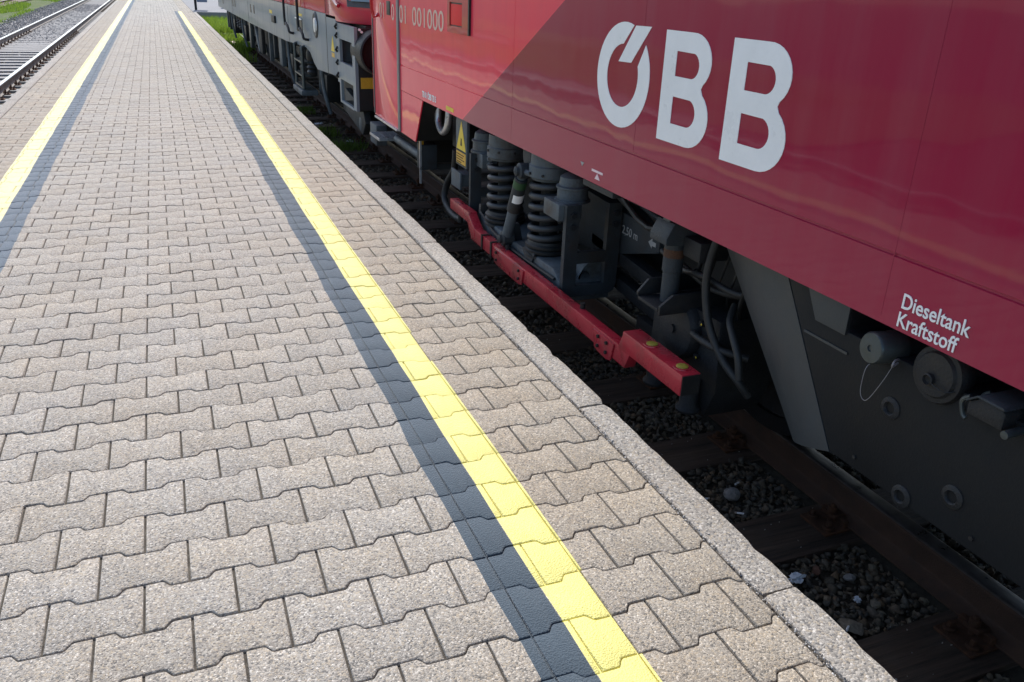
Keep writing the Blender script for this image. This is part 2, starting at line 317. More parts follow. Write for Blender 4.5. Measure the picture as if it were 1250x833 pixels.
# ------------------------------------------------------------------ mesh helpers
class MB:
    def __init__(s): s.v = []; s.f = []
    def add(s, v, f):
        o = len(s.v); s.v += [tuple(p) for p in v]; s.f += [tuple(i + o for i in q) for q in f]; return s
    def box(s, x0, x1, y0, y1, z0, z1):
        v = [(x, y, z) for z in (z0, z1) for y in (y0, y1) for x in (x0, x1)]
        return s.add(v, [(0, 2, 3, 1), (4, 5, 7, 6), (0, 1, 5, 4), (1, 3, 7, 5), (3, 2, 6, 7), (2, 0, 4, 6)])
    def prism(s, pts, ax, a0, a1):
        """polygon pts in the plane normal to axis ax, swept from a0 to a1"""
        def P(p, a):
            if ax == 'x': return (a, p[0], p[1])
            if ax == 'y': return (p[0], a, p[1])
            return (p[0], p[1], a)
        n = len(pts)
        v = [P(p, a0) for p in pts] + [P(p, a1) for p in pts]
        f = [tuple(range(n)), tuple(range(2 * n - 1, n - 1, -1))] + [(i, (i + 1) % n, (i + 1) % n + n, i + n) for i in range(n)]
        return s.add(v, f)
    def frame_plate(s, outer, holes, ax, a0, a1):
        """plate with holes given as a set of rectangles that leave the holes open"""
        return s
    def cyl(s, p0, p1, r0, r1=None, n=20, caps=True):
        r1 = r0 if r1 is None else r1
        p0 = Vector(p0); p1 = Vector(p1); d = (p1 - p0).normalized()
        u = d.orthogonal().normalized(); w = d.cross(u)
        ring = lambda p, r: [p + (u * math.cos(t) + w * math.sin(t)) * r for t in [2 * math.pi * i / n for i in range(n)]]
        v = ring(p0, r0) + ring(p1, r1)
        f = [(i, (i + 1) % n, (i + 1) % n + n, i + n) for i in range(n)]
        if caps: f += [tuple(range(n - 1, -1, -1)), tuple(range(n, 2 * n))]
        return s.add(v, f)
    def lathe(s, p0, d, prof, n=24):
        """profile (distance along d, radius) turned round the axis through p0"""
        p0 = Vector(p0); d = Vector(d).normalized(); u = d.orthogonal().normalized(); w = d.cross(u)
        v = []; f = []
        for (a, r) in prof:
            v += [p0 + d * a + (u * math.cos(2 * math.pi * i / n) + w * math.sin(2 * math.pi * i / n)) * max(r, 1e-4) for i in range(n)]
        for k in range(len(prof) - 1):
            f += [(k * n + i, k * n + (i + 1) % n, (k + 1) * n + (i + 1) % n, (k + 1) * n + i) for i in range(n)]
        f += [tuple(range(n - 1, -1, -1)), tuple(range((len(prof) - 1) * n, len(prof) * n))]
        return s.add(v, f)
    def tube(s, pts, r, n=10, smooth=0):
        pts = [Vector(p) for p in pts]
        if smooth:
            q = []
            for i in range(len(pts) - 1):
                p0 = pts[max(i - 1, 0)]; p1 = pts[i]; p2 = pts[i + 1]; p3 = pts[min(i + 2, len(pts) - 1)]
                for k in range(smooth):
                    t = k / smooth
                    q.append(0.5 * ((2 * p1) + (p2 - p0) * t + (2 * p0 - 5 * p1 + 4 * p2 - p3) * t * t + (3 * p1 - p0 - 3 * p2 + p3) * t ** 3))
            q.append(pts[-1]); pts = q
        v = []; f = []; u = None; m = len(pts)
        for i, p in enumerate(pts):
            t = (pts[min(i + 1, m - 1)] - pts[max(i - 1, 0)]).normalized()
            u = t.orthogonal().normalized() if u is None else (u - t * u.dot(t)).normalized()
            w = t.cross(u)
            v += [p + (u * math.cos(2 * math.pi * k / n) + w * math.sin(2 * math.pi * k / n)) * r for k in range(n)]
        for i in range(m - 1):
            f += [(i * n + k, i * n + (k + 1) % n, (i + 1) * n + (k + 1) % n, (i + 1) * n + k) for k in range(n)]
        f += [tuple(range(n - 1, -1, -1)), tuple(range((m - 1) * n, m * n))]
        return s.add(v, f)
    def bolt(s, p, d, r=0.014, h=0.012):
        return s.cyl(p, Vector(p) + Vector(d) * h, r, n=6)
    def build(s, name, mat, parent=None, bevel=0.0, smooth=False, segs=2):
        me = bpy.data.meshes.new(name); me.from_pydata([tuple(p) for p in s.v], [], s.f)
        bm = bmesh.new(); bm.from_mesh(me)
        bmesh.ops.recalc_face_normals(bm, faces=bm.faces)
        if bevel:
            es = [e for e in bm.edges if len(e.link_faces) == 2 and e.calc_face_angle(0) > 0.6]
            bmesh.ops.bevel(bm, geom=es, offset=bevel, segments=segs, affect='EDGES', profile=0.6, clamp_overlap=True)
        bm.to_mesh(me); bm.free()
        if smooth or bevel:
            me.shade_smooth()
            me.set_sharp_from_angle(angle=R(38))
        o = bpy.data.objects.new(name, me); col.objects.link(o)
        me.materials.append(MT[mat] if isinstance(mat, str) else mat)
        if parent is not None: par(o, parent)
        return o

def par(o, p):
    o.parent = p
    o.matrix_parent_inverse = Matrix.Translation(p.location).inverted()

def tag(o, label=None, cat=None, group=None, kind=None):
    if label: o['label'] = label
    if cat: o['category'] = cat
    if group: o['group'] = group
    if kind: o['kind'] = kind
    return o

def thing(name, loc, label, cat, group=None):
    o = bpy.data.objects.new(name, None); col.objects.link(o); o.location = loc; o.empty_display_size = 0.1
    return tag(o, label, cat, group)

def mesh_np(name, V, F, mat, rnd=None, parent=None, smooth=False):
    """joined mesh from numpy verts and equal-length faces (or list of faces); rnd per face"""
    me = bpy.data.meshes.new(name)
    V = np.asarray(V, dtype=np.float32)
    if isinstance(F, np.ndarray):
        k = F.shape[1]; nf = F.shape[0]
        me.vertices.add(len(V)); me.vertices.foreach_set('co', V.ravel())
        me.loops.add(nf * k); me.loops.foreach_set('vertex_index', F.astype(np.int32).ravel())
        me.polygons.add(nf); me.polygons.foreach_set('loop_start', np.arange(nf, dtype=np.int32) * k)
        me.update(calc_edges=True)
    else:
        me.from_pydata(V.tolist(), [], F)
    if rnd is not None:
        a = me.attributes.new('rnd', 'FLOAT', 'FACE'); a.data.foreach_set('value', np.asarray(rnd, dtype=np.float32))
    if smooth: me.shade_smooth()
    me.validate()
    o = bpy.data.objects.new(name, me); col.objects.link(o); me.materials.append(MT[mat])
    if parent is not None: par(o, parent)
    return o

def rock_shapes(n, pts=13, seed=3):
    r = np.random.default_rng(seed); out = []
    for _ in range(n):
        bm = bmesh.new()
        p = r.normal(size=(pts, 3)); p /= np.linalg.norm(p, axis=1)[:, None]
        p *= r.uniform(0.75, 1.1, (pts, 1)); p *= np.array([1.0, r.uniform(0.6, 0.9), r.uniform(0.45, 0.75)])
        vs_ = [bm.verts.new(q) for q in p]
        bmesh.ops.convex_hull(bm, input=vs_)
        bmesh.ops.delete(bm, geom=[v for v in bm.verts if not v.link_faces], context='VERTS')
        bmesh.ops.triangulate(bm, faces=bm.faces)
        bm.verts.index_update()
        V = np.array([v.co[:] for v in bm.verts]); F = np.array([[v.index for v in f.verts] for f in bm.faces])
        out.append((V, F)); bm.free()
    return out
ROCKS = rock_shapes(16, 10)

def rot_rand(n, r):
    q = r.normal(size=(n, 4)); q /= np.linalg.norm(q, axis=1)[:, None]
    w, x, y, z = q.T
    return np.stack([np.stack([1 - 2 * (y * y + z * z), 2 * (x * y - w * z), 2 * (x * z + w * y)], -1),
                     np.stack([2 * (x * y + w * z), 1 - 2 * (x * x + z * z), 2 * (y * z - w * x)], -1),
                     np.stack([2 * (x * z - w * y), 2 * (y * z + w * x), 1 - 2 * (x * x + y * y)], -1)], 1)

def scatter_rocks(name, P, S, mat, parent=None, seed=1, tilt=None):
    r = np.random.default_rng(seed); n = len(P); M = rot_rand(n, r); kind = r.integers(0, len(ROCKS), n); col_ = r.random(n)
    Vs, Fs, Rn = [], [], []; o = 0
    for k, (V, F) in enumerate(ROCKS):
        idx = np.nonzero(kind == k)[0]
        if len(idx) == 0: continue
        W = np.einsum('nij,vj->nvi', M[idx], V) * S[idx][:, None, None]
        if tilt is not None: W[:, :, 2] *= tilt
        W += P[idx][:, None, :]
        Fk = F[None] + (np.arange(len(idx)) * len(V))[:, None, None] + o
        o += W.shape[0] * W.shape[1]
        Vs.append(W.reshape(-1, 3)); Fs.append(Fk.reshape(-1, 3)); Rn.append(np.repeat(col_[idx], len(F)))
    ob = mesh_np(name, np.concatenate(Vs), np.concatenate(Fs), mat, np.concatenate(Rn), parent)
    ob['kind'] = 'stuff'
    return ob

def blades(name, P, hmin, hmax, w, mat, seed=1, lean=0.5):
    """grass: three-point bent blades"""
    r = np.random.default_rng(seed); n = len(P)
    a = r.uniform(0, 2 * np.pi, n); h = r.uniform(hmin, hmax, n); b = r.uniform(0, 2 * np.pi, n)
    l = r.uniform(0.05, lean, n) * h
    dx = np.stack([np.cos(a), np.sin(a), 0 * a], -1) * (w * r.uniform(0.6, 1.3, n))[:, None]
    ld = np.stack([np.cos(b), np.sin(b), 0 * b], -1)
    up = np.array([0, 0, 1.0])
    p0 = P - dx; p1 = P + dx
    mid = P + up * (h * 0.6)[:, None] + ld * (l * 0.35)[:, None]
    p2 = mid - dx * 0.7; p3 = mid + dx * 0.7
    tip = P + up * h[:, None] + ld * l[:, None]
    V = np.stack([p0, p1, p2, p3, tip], 1).reshape(-1, 3)
    base = (np.arange(n) * 5)[:, None, None]
    F = (np.array([[0, 1, 3], [0, 3, 2], [2, 3, 4]])[None] + base).reshape(-1, 3)
    rn = np.repeat(r.random(n), 3)
    return mesh_np(name, V, F, mat, rn)

def text_mesh(s, name, size, origin, parent, mat, xscale=1.0, extrude=0.0012, spacing=1.0, offset=0.0, right=(0, -1, 0), up=(0, 0, 1)):
    """lettering laid on a face; right and up give the reading directions"""
    c = bpy.data.curves.new(name, 'FONT'); c.body = s; c.size = size; c.extrude = extrude; c.space_character = spacing; c.offset = offset
    c.resolution_u = 4
    t = bpy.data.objects.new('tmp', c); col.objects.link(t)
    dg = bpy.context.evaluated_depsgraph_get()
    me = bpy.data.meshes.new_from_object(t.evaluated_get(dg))
    bpy.data.objects.remove(t)
    r_ = Vector(right).normalized(); u_ = Vector(up).normalized(); n_ = r_.cross(u_)
    for v in me.vertices:
        x, y, z = v.co
        v.co = Vector(origin) + r_ * (x * xscale) + u_ * y + n_ * z
    me.name = name; me.materials.clear(); me.materials.append(MT[mat])
    o = bpy.data.objects.new(name, me); col.objects.link(o)
    if parent is not None: par(o, parent)
    return o

# ------------------------------------------------------------------ dimensions of the place
S, HH, HW = 0.2245, 0.0945, 0.0705      # paver length, half height of head and of waist
PITCH = HH + HW; ROW0 = 1.5516
X_KL, X_EL = -1.655, -1.78              # left kerb joint and edge
X_KR, X_ER = 1.338, 1.467               # right kerb joint and edge
CUTS = [-1.2045, -0.980, 0.692, 0.9165]
Y_A, Y_B = -0.9, 56.0                   # platform from behind the camera to its far end
Y_E = 37.3                              # here the right-hand kerb and lines end at a pale apron
Z_G = -0.58                             # bed between the platforms
RAIL_Z = -0.38

# ------------------------------------------------------------------ setting: ground, beds
g = MB().box(-160, 160, -60, 260, -1.2, -0.66); o = g.build('ground', 'soil'); o['kind'] = 'structure'

def sheet(name, x0, x1, y0, y1, z, mat, step=0.35, amp=0.02):
    nx = max(2, int((x1 - x0) / step)); ny = max(2, int((y1 - y0) / step))
    V = []
    for j in range(ny + 1):
        for i in range(nx + 1):
            x = x0 + (x1 - x0) * i / nx; y = y0 + (y1 - y0) * j / ny
            V.append((x, y, z + amp * mnoise.noise((x * 1.3, y * 1.3, z))))
    F = [(j * (nx + 1) + i, j * (nx + 1) + i + 1, (j + 1) * (nx + 1) + i + 1, (j + 1) * (nx + 1) + i) for j in range(ny) for i in range(nx)]
    o = mesh_np(name, V, F, mat, None, None, True); o['kind'] = 'structure'; return o
sheet('ballast_bed', X_ER - 0.03, 6.0, -6, 37.0, -0.592, 'ballast_bed', 0.35, 0.012)
sheet('ballast_bed', -6.0, X_EL + 0.03, -2, 90, -0.665, 'ballast_bed', 0.6)
sheet('grass_verge', -14, -5.35, 10, 120, -0.60, 'turf', 0.8, 0.06)
sheet('grass_verge', 1.44, 9.0, 30.5, 46.0, -0.36, 'turf', 0.6, 0.08)

# ------------------------------------------------------------------ platform
platform = MB().box(X_EL + 0.012, X_ER - 0.012, Y_A, Y_B, -0.64, -0.016).build('platform', 'wall')
platform['kind'] = 'structure'
jb = MB().box(X_KL - 0.005, X_KR + 0.01, Y_A, Y_B, -0.03, -0.0095).build('joint_sand', 'joint', platform)

def half_h(u):
    u = abs(u)
    P = [(0, HW), (0.0455, HW), (0.0505, HW + 0.0035), (0.0625, HH - 0.0035), (0.068, HH), (1, HH)]
    for (a, b), (c, d_) in zip(P, P[1:]):
        if u <= c: return b + (d_ - b) * (u - a) / (c - a)
    return HH
BRK = [-0.068, -0.0625, -0.0505, -0.0455, 0.0455, 0.0505, 0.0625, 0.068]

def outline(a, b, gap=0.0021, ta=None, ba=None, tb=None, bb=None):
    """counter-clockwise outline of a paver piece between a and b (measured from its stone's middle)"""
    xs = [a] + [u for u in BRK if a + 0.006 < u < b - 0.006] + [b]
    top = [[u, half_h(u) - gap] for u in xs]; bot = [[u, -half_h(u) + gap] for u in xs]
    if ta is not None: top[0][0] = ta; bot[0][0] = ba
    if tb is not None: top[-1][0] = tb; bot[-1][0] = bb
    return np.array(bot + top[::-1])

def inset(P, dd):
    n = len(P); out = []
    for i in range(n):
        a, b, c = P[i - 1], P[i], P[(i + 1) % n]
        e1 = b - a; e2 = c - b
        n1 = np.array([-e1[1], e1[0]]) / (np.hypot(*e1) + 1e-9); n2 = np.array([-e2[1], e2[0]]) / (np.hypot(*e2) + 1e-9)
        m = n1 + n2; k = m @ m
        out.append(b + m * (2 * dd / k) if k > 0.5 else b + n1 * dd)
    return np.array(out)

def solid(P, cham=0.0042, drop=0.0034, depth=0.028, lift=0.0, grow=0.0):
    """top face, worn rounded arris, side: verts and faces"""
    if grow: P = inset(P, -grow)
    n = len(P)
    rings = [(inset(P, cham), 0.0), (inset(P, cham * 0.3), -drop * 0.35), (P, -drop), (P, -depth)]
    V = np.concatenate([np.column_stack([q, np.full(n, z + lift)]) for q, z in rings])
    F = [tuple(range(n))]
    for k in range(len(rings) - 1):
        F += [((k + 1) * n + i, (k + 1) * n + (i + 1) % n, k * n + (i + 1) % n, k * n + i) for i in range(n)]
    return V, F

# every piece of the bond: rows across the platform, every other row shifted by half a stone
pieces = []
row_a = int(math.floor((Y_A - ROW0) / PITCH)) + 1; row_b = int((Y_B - ROW0) / PITCH)
for rw in range(row_a, row_b):
    yc = ROW0 + rw * PITCH
    off = 0.692 + (S / 2 if rw % 2 else 0)
    n0 = int(math.floor((X_KL - off) / S)) - 1
    for k in range(n0, n0 + 17):
        a = off + k * S; b = a + S; mid = (a + b) / 2
        a2 = max(a, X_KL + 0.006); b2 = min(b, X_KR - 0.004)
        if b2 - a2 < 0.028: continue
        cuts = [a2] + [c for c in CUTS if a2 + 0.02 < c < b2 - 0.02] + [b2]
        for p, q in zip(cuts, cuts[1:]):
            pieces.append((mid, yc, p - mid, q - mid))

def project(x, y, z=0.0):
    dx, dy, dz = x, y, z - CAM_H
    cx = RM[0][0] * dx + RM[1][0] * dy + RM[2][0] * dz
    cy = RM[0][1] * dx + RM[1][1] * dy + RM[2][1] * dz
    cz = RM[0][2] * dx + RM[1][2] * dy + RM[2][2] * dz
    if cz < 0.1: return None
    return 625 + cx / cz * 1010.2, 416.5 + cy / cz * 1010.2, cz

rank = []
for i, (mx, yc, a, b) in enumerate(pieces):
    pr = project(mx + (a + b) / 2, yc)
    if pr is None or not (-35 < pr[0] < 1285 and -20 < pr[1] < 865): continue
    area = (b - a) * CAM_H / pr[2] ** 3
    rank.append((area, i))
rank.sort(reverse=True)
near = set(i for _, i in rank[:296])
shape_cache = {}
fv = {False: [[], [], [], 0], True: [[], [], [], 0]}     # verts, faces, rnd, offset; grey and tan fields
paint = {k: [[], [], 0] for k in ('yellow_r', 'slate_r', 'yellow_l', 'slate_l')}
def wav(y, seed, amp):
    return amp * (mnoise.noise((y * 1.7, seed, 0.3)) + 0.25 * mnoise.noise((y * 5.1, seed, 4.3)))
BANDS = {   # stripe: left edge and right edge as functions of y
    'yellow_r': (lambda y: 0.784 + wav(y, 1, 0.007), lambda y: 0.9265 + wav(y, 2, 0.002)),
    'slate_r': (lambda y: 0.650 + wav(y, 3, 0.018), lambda y: 0.785 + wav(y, 1, 0.007)),
    'yellow_l': (lambda y: -1.232 + wav(y, 5, 0.005), lambda y: -1.070 + wav(y, 6, 0.008)),
    'slate_l': (lambda y: -1.071 + wav(y, 6, 0.008), lambda y: -0.925 + wav(y, 8, 0.012)),
}
for i, (mx, yc, a, b) in enumerate(pieces):
    r_ = random.Random(i * 7 + 1)
    tan = mx + (a + b) / 2 > 0.9165
    if abs(mx + (a + b) / 2) > 1.21 and mx < 0: tan = True
    dz = r_.uniform(-0.0016, 0.0012); tx = r_.gauss(0, 0.006); ty = r_.gauss(0, 0.006); rz = r_.gauss(0, 0.004)
    if r_.random() < 0.08: tx *= 2.2; dz -= 0.001
    ga = 0.0032
    def place(V):
        W = V.copy(); x = V[:, 0]; y = V[:, 1]
        W[:, 0] = mx + x - y * rz; W[:, 1] = yc + y + x * rz; W[:, 2] = V[:, 2] + dz + tx * y - ty * x
        return W
    if i in near:
        key = (round(a, 3), round(b, 3), tan)
        if key not in shape_cache:
            V, F = solid(outline(a + ga, b - ga))
            me = bpy.data.meshes.new('paver'); me.from_pydata(V.tolist(), [], F); me.shade_smooth()
            me.set_sharp_from_angle(angle=R(60)); me.materials.append(MT['paver_tan' if tan else 'paver'])
            shape_cache[key] = me
        o = bpy.data.objects.new('paver', shape_cache[key]); col.objects.link(o); o.parent = platform
        o.location = (mx, yc, dz); o.rotation_euler = (tx, ty, rz)
    else:
        far = yc > 11
        V, F = solid(outline(a + ga, b - ga), depth=0.012 if far else 0.02)
        st = fv[tan]
        st[0].append(place(V)); st[1] += [tuple(q + st[3] for q in f) for f in F]; st[2] += [r_.random()] * len(F); st[3] += len(V)
    for key, (fa, fb) in BANDS.items():
        if key.endswith('_r') and yc > Y_E: continue
        la, lb = fa(yc) - mx, fb(yc) - mx
        pa, pb = max(a + ga, la), min(b - ga, lb)
        if pb - pa < 0.006: continue
        kw = {}
        ht = half_h(pa); hb = half_h(pb)
        if la > a + ga: kw.update(ta=fa(yc + ht) - mx, ba=fa(yc - ht) - mx)
        if lb < b - ga: kw.update(tb=fb(yc + hb) - mx, bb=fb(yc - hb) - mx)
        P = outline(pa, pb, **kw)
        V, F = solid(P, depth=0.012, lift=0.0008, grow=0.0006, cham=0.0042 if pb - pa > 0.02 else 0.002)
        st = paint[key]
        st[0].append(place(V)); st[1] += [tuple(q + st[2] for q in f) for f in F]; st[2] += len(V)
for tan in (False, True):
    st = fv[tan]
    o = mesh_np('paver_field', np.concatenate(st[0]), st[1], 'paver_tan_f' if tan else 'paver_f', st[2], platform, True)
    o.data.set_sharp_from_angle(angle=R(60)); o['kind'] = 'stuff'
PL = {'yellow_r': ('yellow_line', 'yellow', 'yellow safety line beside the red train'), 'slate_r': ('slate_line', 'slate', 'slate blue contrast line beside the red train'),
      'yellow_l': ('yellow_line', 'yellow_glare', 'yellow safety line beside the empty track'), 'slate_l': ('slate_line', 'slate_pale', 'slate blue contrast line beside the empty track')}
for key, (nm, mt, lb) in PL.items():
    st = paint[key]
    o = mesh_np(nm, np.concatenate(st[0]), st[1], mt, None, platform, True); o.data.set_sharp_from_angle(angle=R(60)); o['label'] = lb

for nm, mt, xa, xb, lb in (('yellow_joint_paint', 'yellow', 0.786, 0.925, None), ('slate_joint_paint', 'slate', 0.652, 0.7855, None), ('yellow_joint_paint', 'yellow', -1.23, -1.0705, None), ('slate_joint_paint', 'slate', -1.070, -0.927, None)):
    MB().box(xa, xb, Y_A + 0.01, (Y_E if xa > 0 else Y_B) - 0.01, -0.0094, -0.0080).build(nm, mt, platform)

# kerb stones, each with chipped arrises
def kerb(x0, x1, y0, y1, seed, parent, chip=1.0):
    n = max(6, int((y1 - y0) / 0.035)); rr = random.Random(seed)
    sec = [(0, -0.30), (0, -0.012), (0.006, -0.003), (0.014, 0.0), (0.5, 0.0015), (1, -0.0)]
    w = x1 - x0; outer = x1 > 0
    V = []; F = []
    prof = [(x0, -0.3), (x0, -0.007), (x0 + 0.003, -0.001), (x0 + 0.008, 0.0015), (x0 + w * 0.35, 0.002), (x0 + w * 0.7, 0.002), (x1 - 0.012, 0.0015), (x1 - 0.005, -0.002), (x1 - 0.0005, -0.009), (x1, -0.3)]
    m = len(prof)
    tz = rr.gauss(0, 0.002); dx = rr.gauss(0, 0.0015)
    for j in range(n + 1):
        y = y0 + (y1 - y0) * j / n
        endf = min(j, n - j)
        for k, (x, z) in enumerate(prof):
            c = 0.0
            if 1 <= k <= 3 or 6 <= k <= 8:
                q = mnoise.noise((y * 17, k * 0.35 + (0 if k < 5 else 7), seed * 3.1))
                c = max(0, q - 0.05) * 0.009 * chip
            if endf == 0 and 0 < k < m - 1: c += 0.005
            xx = x + dx + (c if k < 5 else -c) * 0.8 + 0.0012 * mnoise.noise((y * 9, k, seed))
            V.append((xx, y + (0.004 * mnoise.noise((x * 60, seed, j)) if endf == 0 else 0), z + tz - c))
    for j in range(n):
        F += [(j * m + k, j * m + k + 1, (j + 1) * m + k + 1, (j + 1) * m + k) for k in range(m - 1)]
    F += [tuple(range(m)), tuple(range(n * m + m - 1, n * m - 1, -1))]
    b = MB(); b.v = V; b.f = F
    return b.build('kerb_stone', 'kerb', parent, smooth=True)
KY = 1.393; KP = 1.135
for k in range(-3, 34):
    y0 = KY + k * KP; y1 = min(y0 + KP, Y_E)
    if y1 - y0 < 0.1 or y0 < Y_A - 0.3: continue
    kerb(X_KR + 0.006, X_ER, y0 + 0.0045, y1 - 0.0045, k + 5, platform, 1.5)
for k in range(-1, 50):
    y0 = 0.4 + k * KP; y1 = min(y0 + KP, Y_B)
    if y1 - y0 < 0.1: continue
    kerb(X_EL, X_KL - 0.003, y0 + 0.003, y1 - 0.003, k + 55, platform, 0.6)

# ------------------------------------------------------------------ far end: apron, sign, cabinet
a = MB().box(X_KR + 0.008, 14, Y_E + 0.004, 120, -0.7, -0.004).build('apron', 'apron'); a['kind'] = 'structure'

# ------------------------------------------------------------------ tracks
RP = [(-0.0675, 0), (0.0675, 0), (0.0675, 0.010), (0.02, 0.024), (0.0085, 0.036), (0.0085, 0.114), (0.016, 0.122), (0.035, 0.126), (0.035, 0.147), (-0.035, 0.147), (-0.035, 0.126), (-0.016, 0.122), (-0.0085, 0.114), (-0.0085, 0.036), (-0.02, 0.024), (-0.0675, 0.010)]
def rail(x, y0, y1, ztop, side, top, parent):
    z0 = ztop - 0.160
    o = MB().prism([(x + p[0], z0 + p[1]) for p in RP], 'y', y0, y1).build('rail', side, parent, bevel=0.0025)
    hd = [(-0.0352, 0.1471), (0.0352, 0.1471), (0.034, 0.155), (0.026, 0.159), (0.012, 0.160), (-0.012, 0.160), (-0.026, 0.159), (-0.034, 0.155)]
    MB().prism([(x + p[0], z0 + p[1]) for p in hd], 'y', y0, y1).build('rail_head', top, o, bevel=0.0)
    return o
def clip_mesh():
    """one rail seat: ribbed plate, two coach screws, clamp bolts"""
    b = MB()
    b.box(-0.19, 0.19, -0.08, 0.08, 0.0, 0.014)
    for s in (-1, 1):
        b.box(s * 0.075 - 0.011, s * 0.075 + 0.011, -0.07, 0.07, 0.014, 0.045)
        b.cyl((s * 0.098, 0, 0.014), (s * 0.098, 0, 0.095), 0.011, n=8)
        b.cyl((s * 0.098, 0, 0.055), (s * 0.098, 0, 0.083), 0.021, n=6)
        b.box(s * 0.082 - 0.03, s * 0.082 + 0.03, -0.032, 0.032, 0.036, 0.056)
        for t in (-1, 1):
            b.cyl((s * 0.15, t * 0.048, 0.014), (s * 0.15, t * 0.048, 0.026), 0.024, n=10)
            b.cyl((s * 0.15, t * 0.048, 0.026), (s * 0.15, t * 0.048, 0.048), 0.013, n=4)
    o = b.build('rail_fastening', 'rust', None, bevel=0.003, segs=1)
    me = o.data; bpy.data.objects.remove(o); return me
CLIP = clip_mesh()
def sleeper_mesh(seed, L=2.6, w=0.27, h=0.16, wood=True):
    rr = random.Random(seed); nx = 26; ny = 8
    V = []; F = []
    for i in range(nx + 1):
        x = -L / 2 + L * i / nx
        for j in range(ny + 1):
            y = -w / 2 + w * j / ny
            e = 0.006 if j in (0, ny) else 0
            z = -e + (0.004 * mnoise.noise((x * 1.2, y * 25, seed)) + 0.003 * mnoise.noise((x * 5, y * 60, seed + 9)) if wood else 0)
            V.append((x, y + (0.006 * mnoise.noise((x * 3, j, seed)) if wood else 0), z))
    m = ny + 1
    F = [(i * m + j, (i + 1) * m + j, (i + 1) * m + j + 1, i * m + j + 1) for i in range(nx) for j in range(ny)]
    edge = [i * m for i in range(nx + 1)] + [nx * m + j for j in range(1, m)] + [i * m + ny for i in range(nx - 1, -1, -1)] + [j for j in range(ny - 1, 0, -1)]
    o0 = len(V); V += [(V[k][0], V[k][1], -h) for k in edge]; n = len(edge)
    F += [(edge[i], o0 + i, o0 + (i + 1) % n, edge[(i + 1) % n]) for i in range(n)]
    me = bpy.data.meshes.new('sleeper'); me.from_pydata(V, [], F)
    bm = bmesh.new(); bm.from_mesh(me); bmesh.ops.recalc_face_normals(bm, faces=bm.faces); bm.to_mesh(me); bm.free()
    me.materials.append(MT['wood' if wood else 'concrete_tie']); return me
SLW = [sleeper_mesh(s) for s in (1, 2, 3)]; SLC = [sleeper_mesh(5, wood=False, w=0.28)]

XR1, XR2 = 2.50, 4.005; XC = (XR1 + XR2) / 2
track = thing('railway_track', (XC, 3.0, Z_G), 'rusty rails on dark wooden sleepers under the red train', 'track')
rail(XR1, -6, 36.5, RAIL_Z, 'rail_side', 'rail_top', track); rail(XR2, -6, 36.5, RAIL_Z, 'rail_side', 'rail_top', track)
SP = 0.706
for k in range(-6, 48):
    y = 1.485 + k * SP
    if y > 36.2: break
    o = bpy.data.objects.new('sleeper', SLW[k % 3]); col.objects.link(o); o.parent = track; o.location = (0, y - 3.0, -0.556 - Z_G)
    o.rotation_euler = (0, 0, random.gauss(0, 0.012))
    for xr in (XR1, XR2):
        c = bpy.data.objects.new('rail_fastening', CLIP); col.objects.link(c); c.parent = o; c.location = (xr - XC, 0, 0.001)

YL1, YL2, ZL = -2.70, -4.14, -0.45
track2 = thing('railway_track', ((YL1 + YL2) / 2, 20, ZL - 0.2), 'empty track with polished rails on pale concrete sleepers', 'track')
rail(YL1, 0, 110, ZL, 'rail_side_far', 'rail_top_clean', track2); rail(YL2, 0, 110, ZL, 'rail_side_far', 'rail_top_clean', track2)
for k in range(-12, 60):
    y = 9.0 + k * 0.69
    o = bpy.data.objects.new('sleeper', SLC[0]); col.objects.link(o); o.parent = track2; o.location = (0, y - 20, 0.028); o.rotation_euler = (0, 0, random.gauss(0, 0.006))
    if y < 34:
        for xr in (YL1, YL2):
            c = bpy.data.objects.new('rail_fastening', CLIP); col.objects.link(c); c.parent = o; c.location = (xr - (YL1 + YL2) / 2, 0, 0.001); c.scale = (0.8, 1, 1)
track3 = thing('railway_track', (-8.6, 60, -0.5), 'distant brown rail line beyond the grass verge', 'track')
rail(-7.85, 30, 110, -0.42, 'rail_side', 'rail_top', track3); rail(-9.35, 30, 110, -0.42, 'rail_side', 'rail_top', track3)
MB().box(-10.2, -7.2, 30, 110, -0.63, -0.52).build('bed', 'rail_side', track3)

# ballast
def rock_field(name, x0, x1, y0, y1, n, smin, smax, z, mat, seed, avoid=None, zj=0.01, zf=None):
    r = np.random.default_rng(seed)
    P = np.column_stack([r.uniform(x0, x1, n), r.uniform(y0, y1, n), np.full(n, z) + r.uniform(-zj, zj, n)])
    if avoid is not None:
        P = P[~avoid(P[:, 0], P[:, 1])]
    if zf is not None: P[:, 2] += zf(P[:, 0], P[:, 1])
    return P, r.uniform(smin, smax, len(P)) * r.choice([0.75, 1, 1, 1.35], len(P))
def on_sleeper(x, y):
    q = np.mod(y - 1.485 + SP / 2, SP) - SP / 2
    return (np.abs(q) < 0.132) & (x > 1.93)
def on_rail(x, y): return np.abs(x - XR1) < 0.075
av = lambda x, y: on_sleeper(x, y) | on_rail(x, y)
sets = [rock_field('', X_ER, 2.9, 0.6, 4.6, 15000, 0.013, 0.026, -0.583, '', 1, av, 0.012),
        rock_field('', X_ER, 2.9, 4.6, 12, 10000, 0.016, 0.03, -0.583, '', 2, av, 0.014),
        rock_field('', X_ER, 3.0, 12, 31, 5200, 0.02, 0.04, -0.585, '', 3, av, 0.016),
        rock_field('', 2.6, 4.6, -1, 5, 2500, 0.015, 0.028, -0.585, '', 4, av, 0.014)]
tag(scatter_rocks('ballast', np.concatenate([s[0] for s in sets]), np.concatenate([s[1] for s in sets]), 'rock', None, 5, 0.85),
    'dark crushed stone ballast between wooden sleepers', 'ballast')
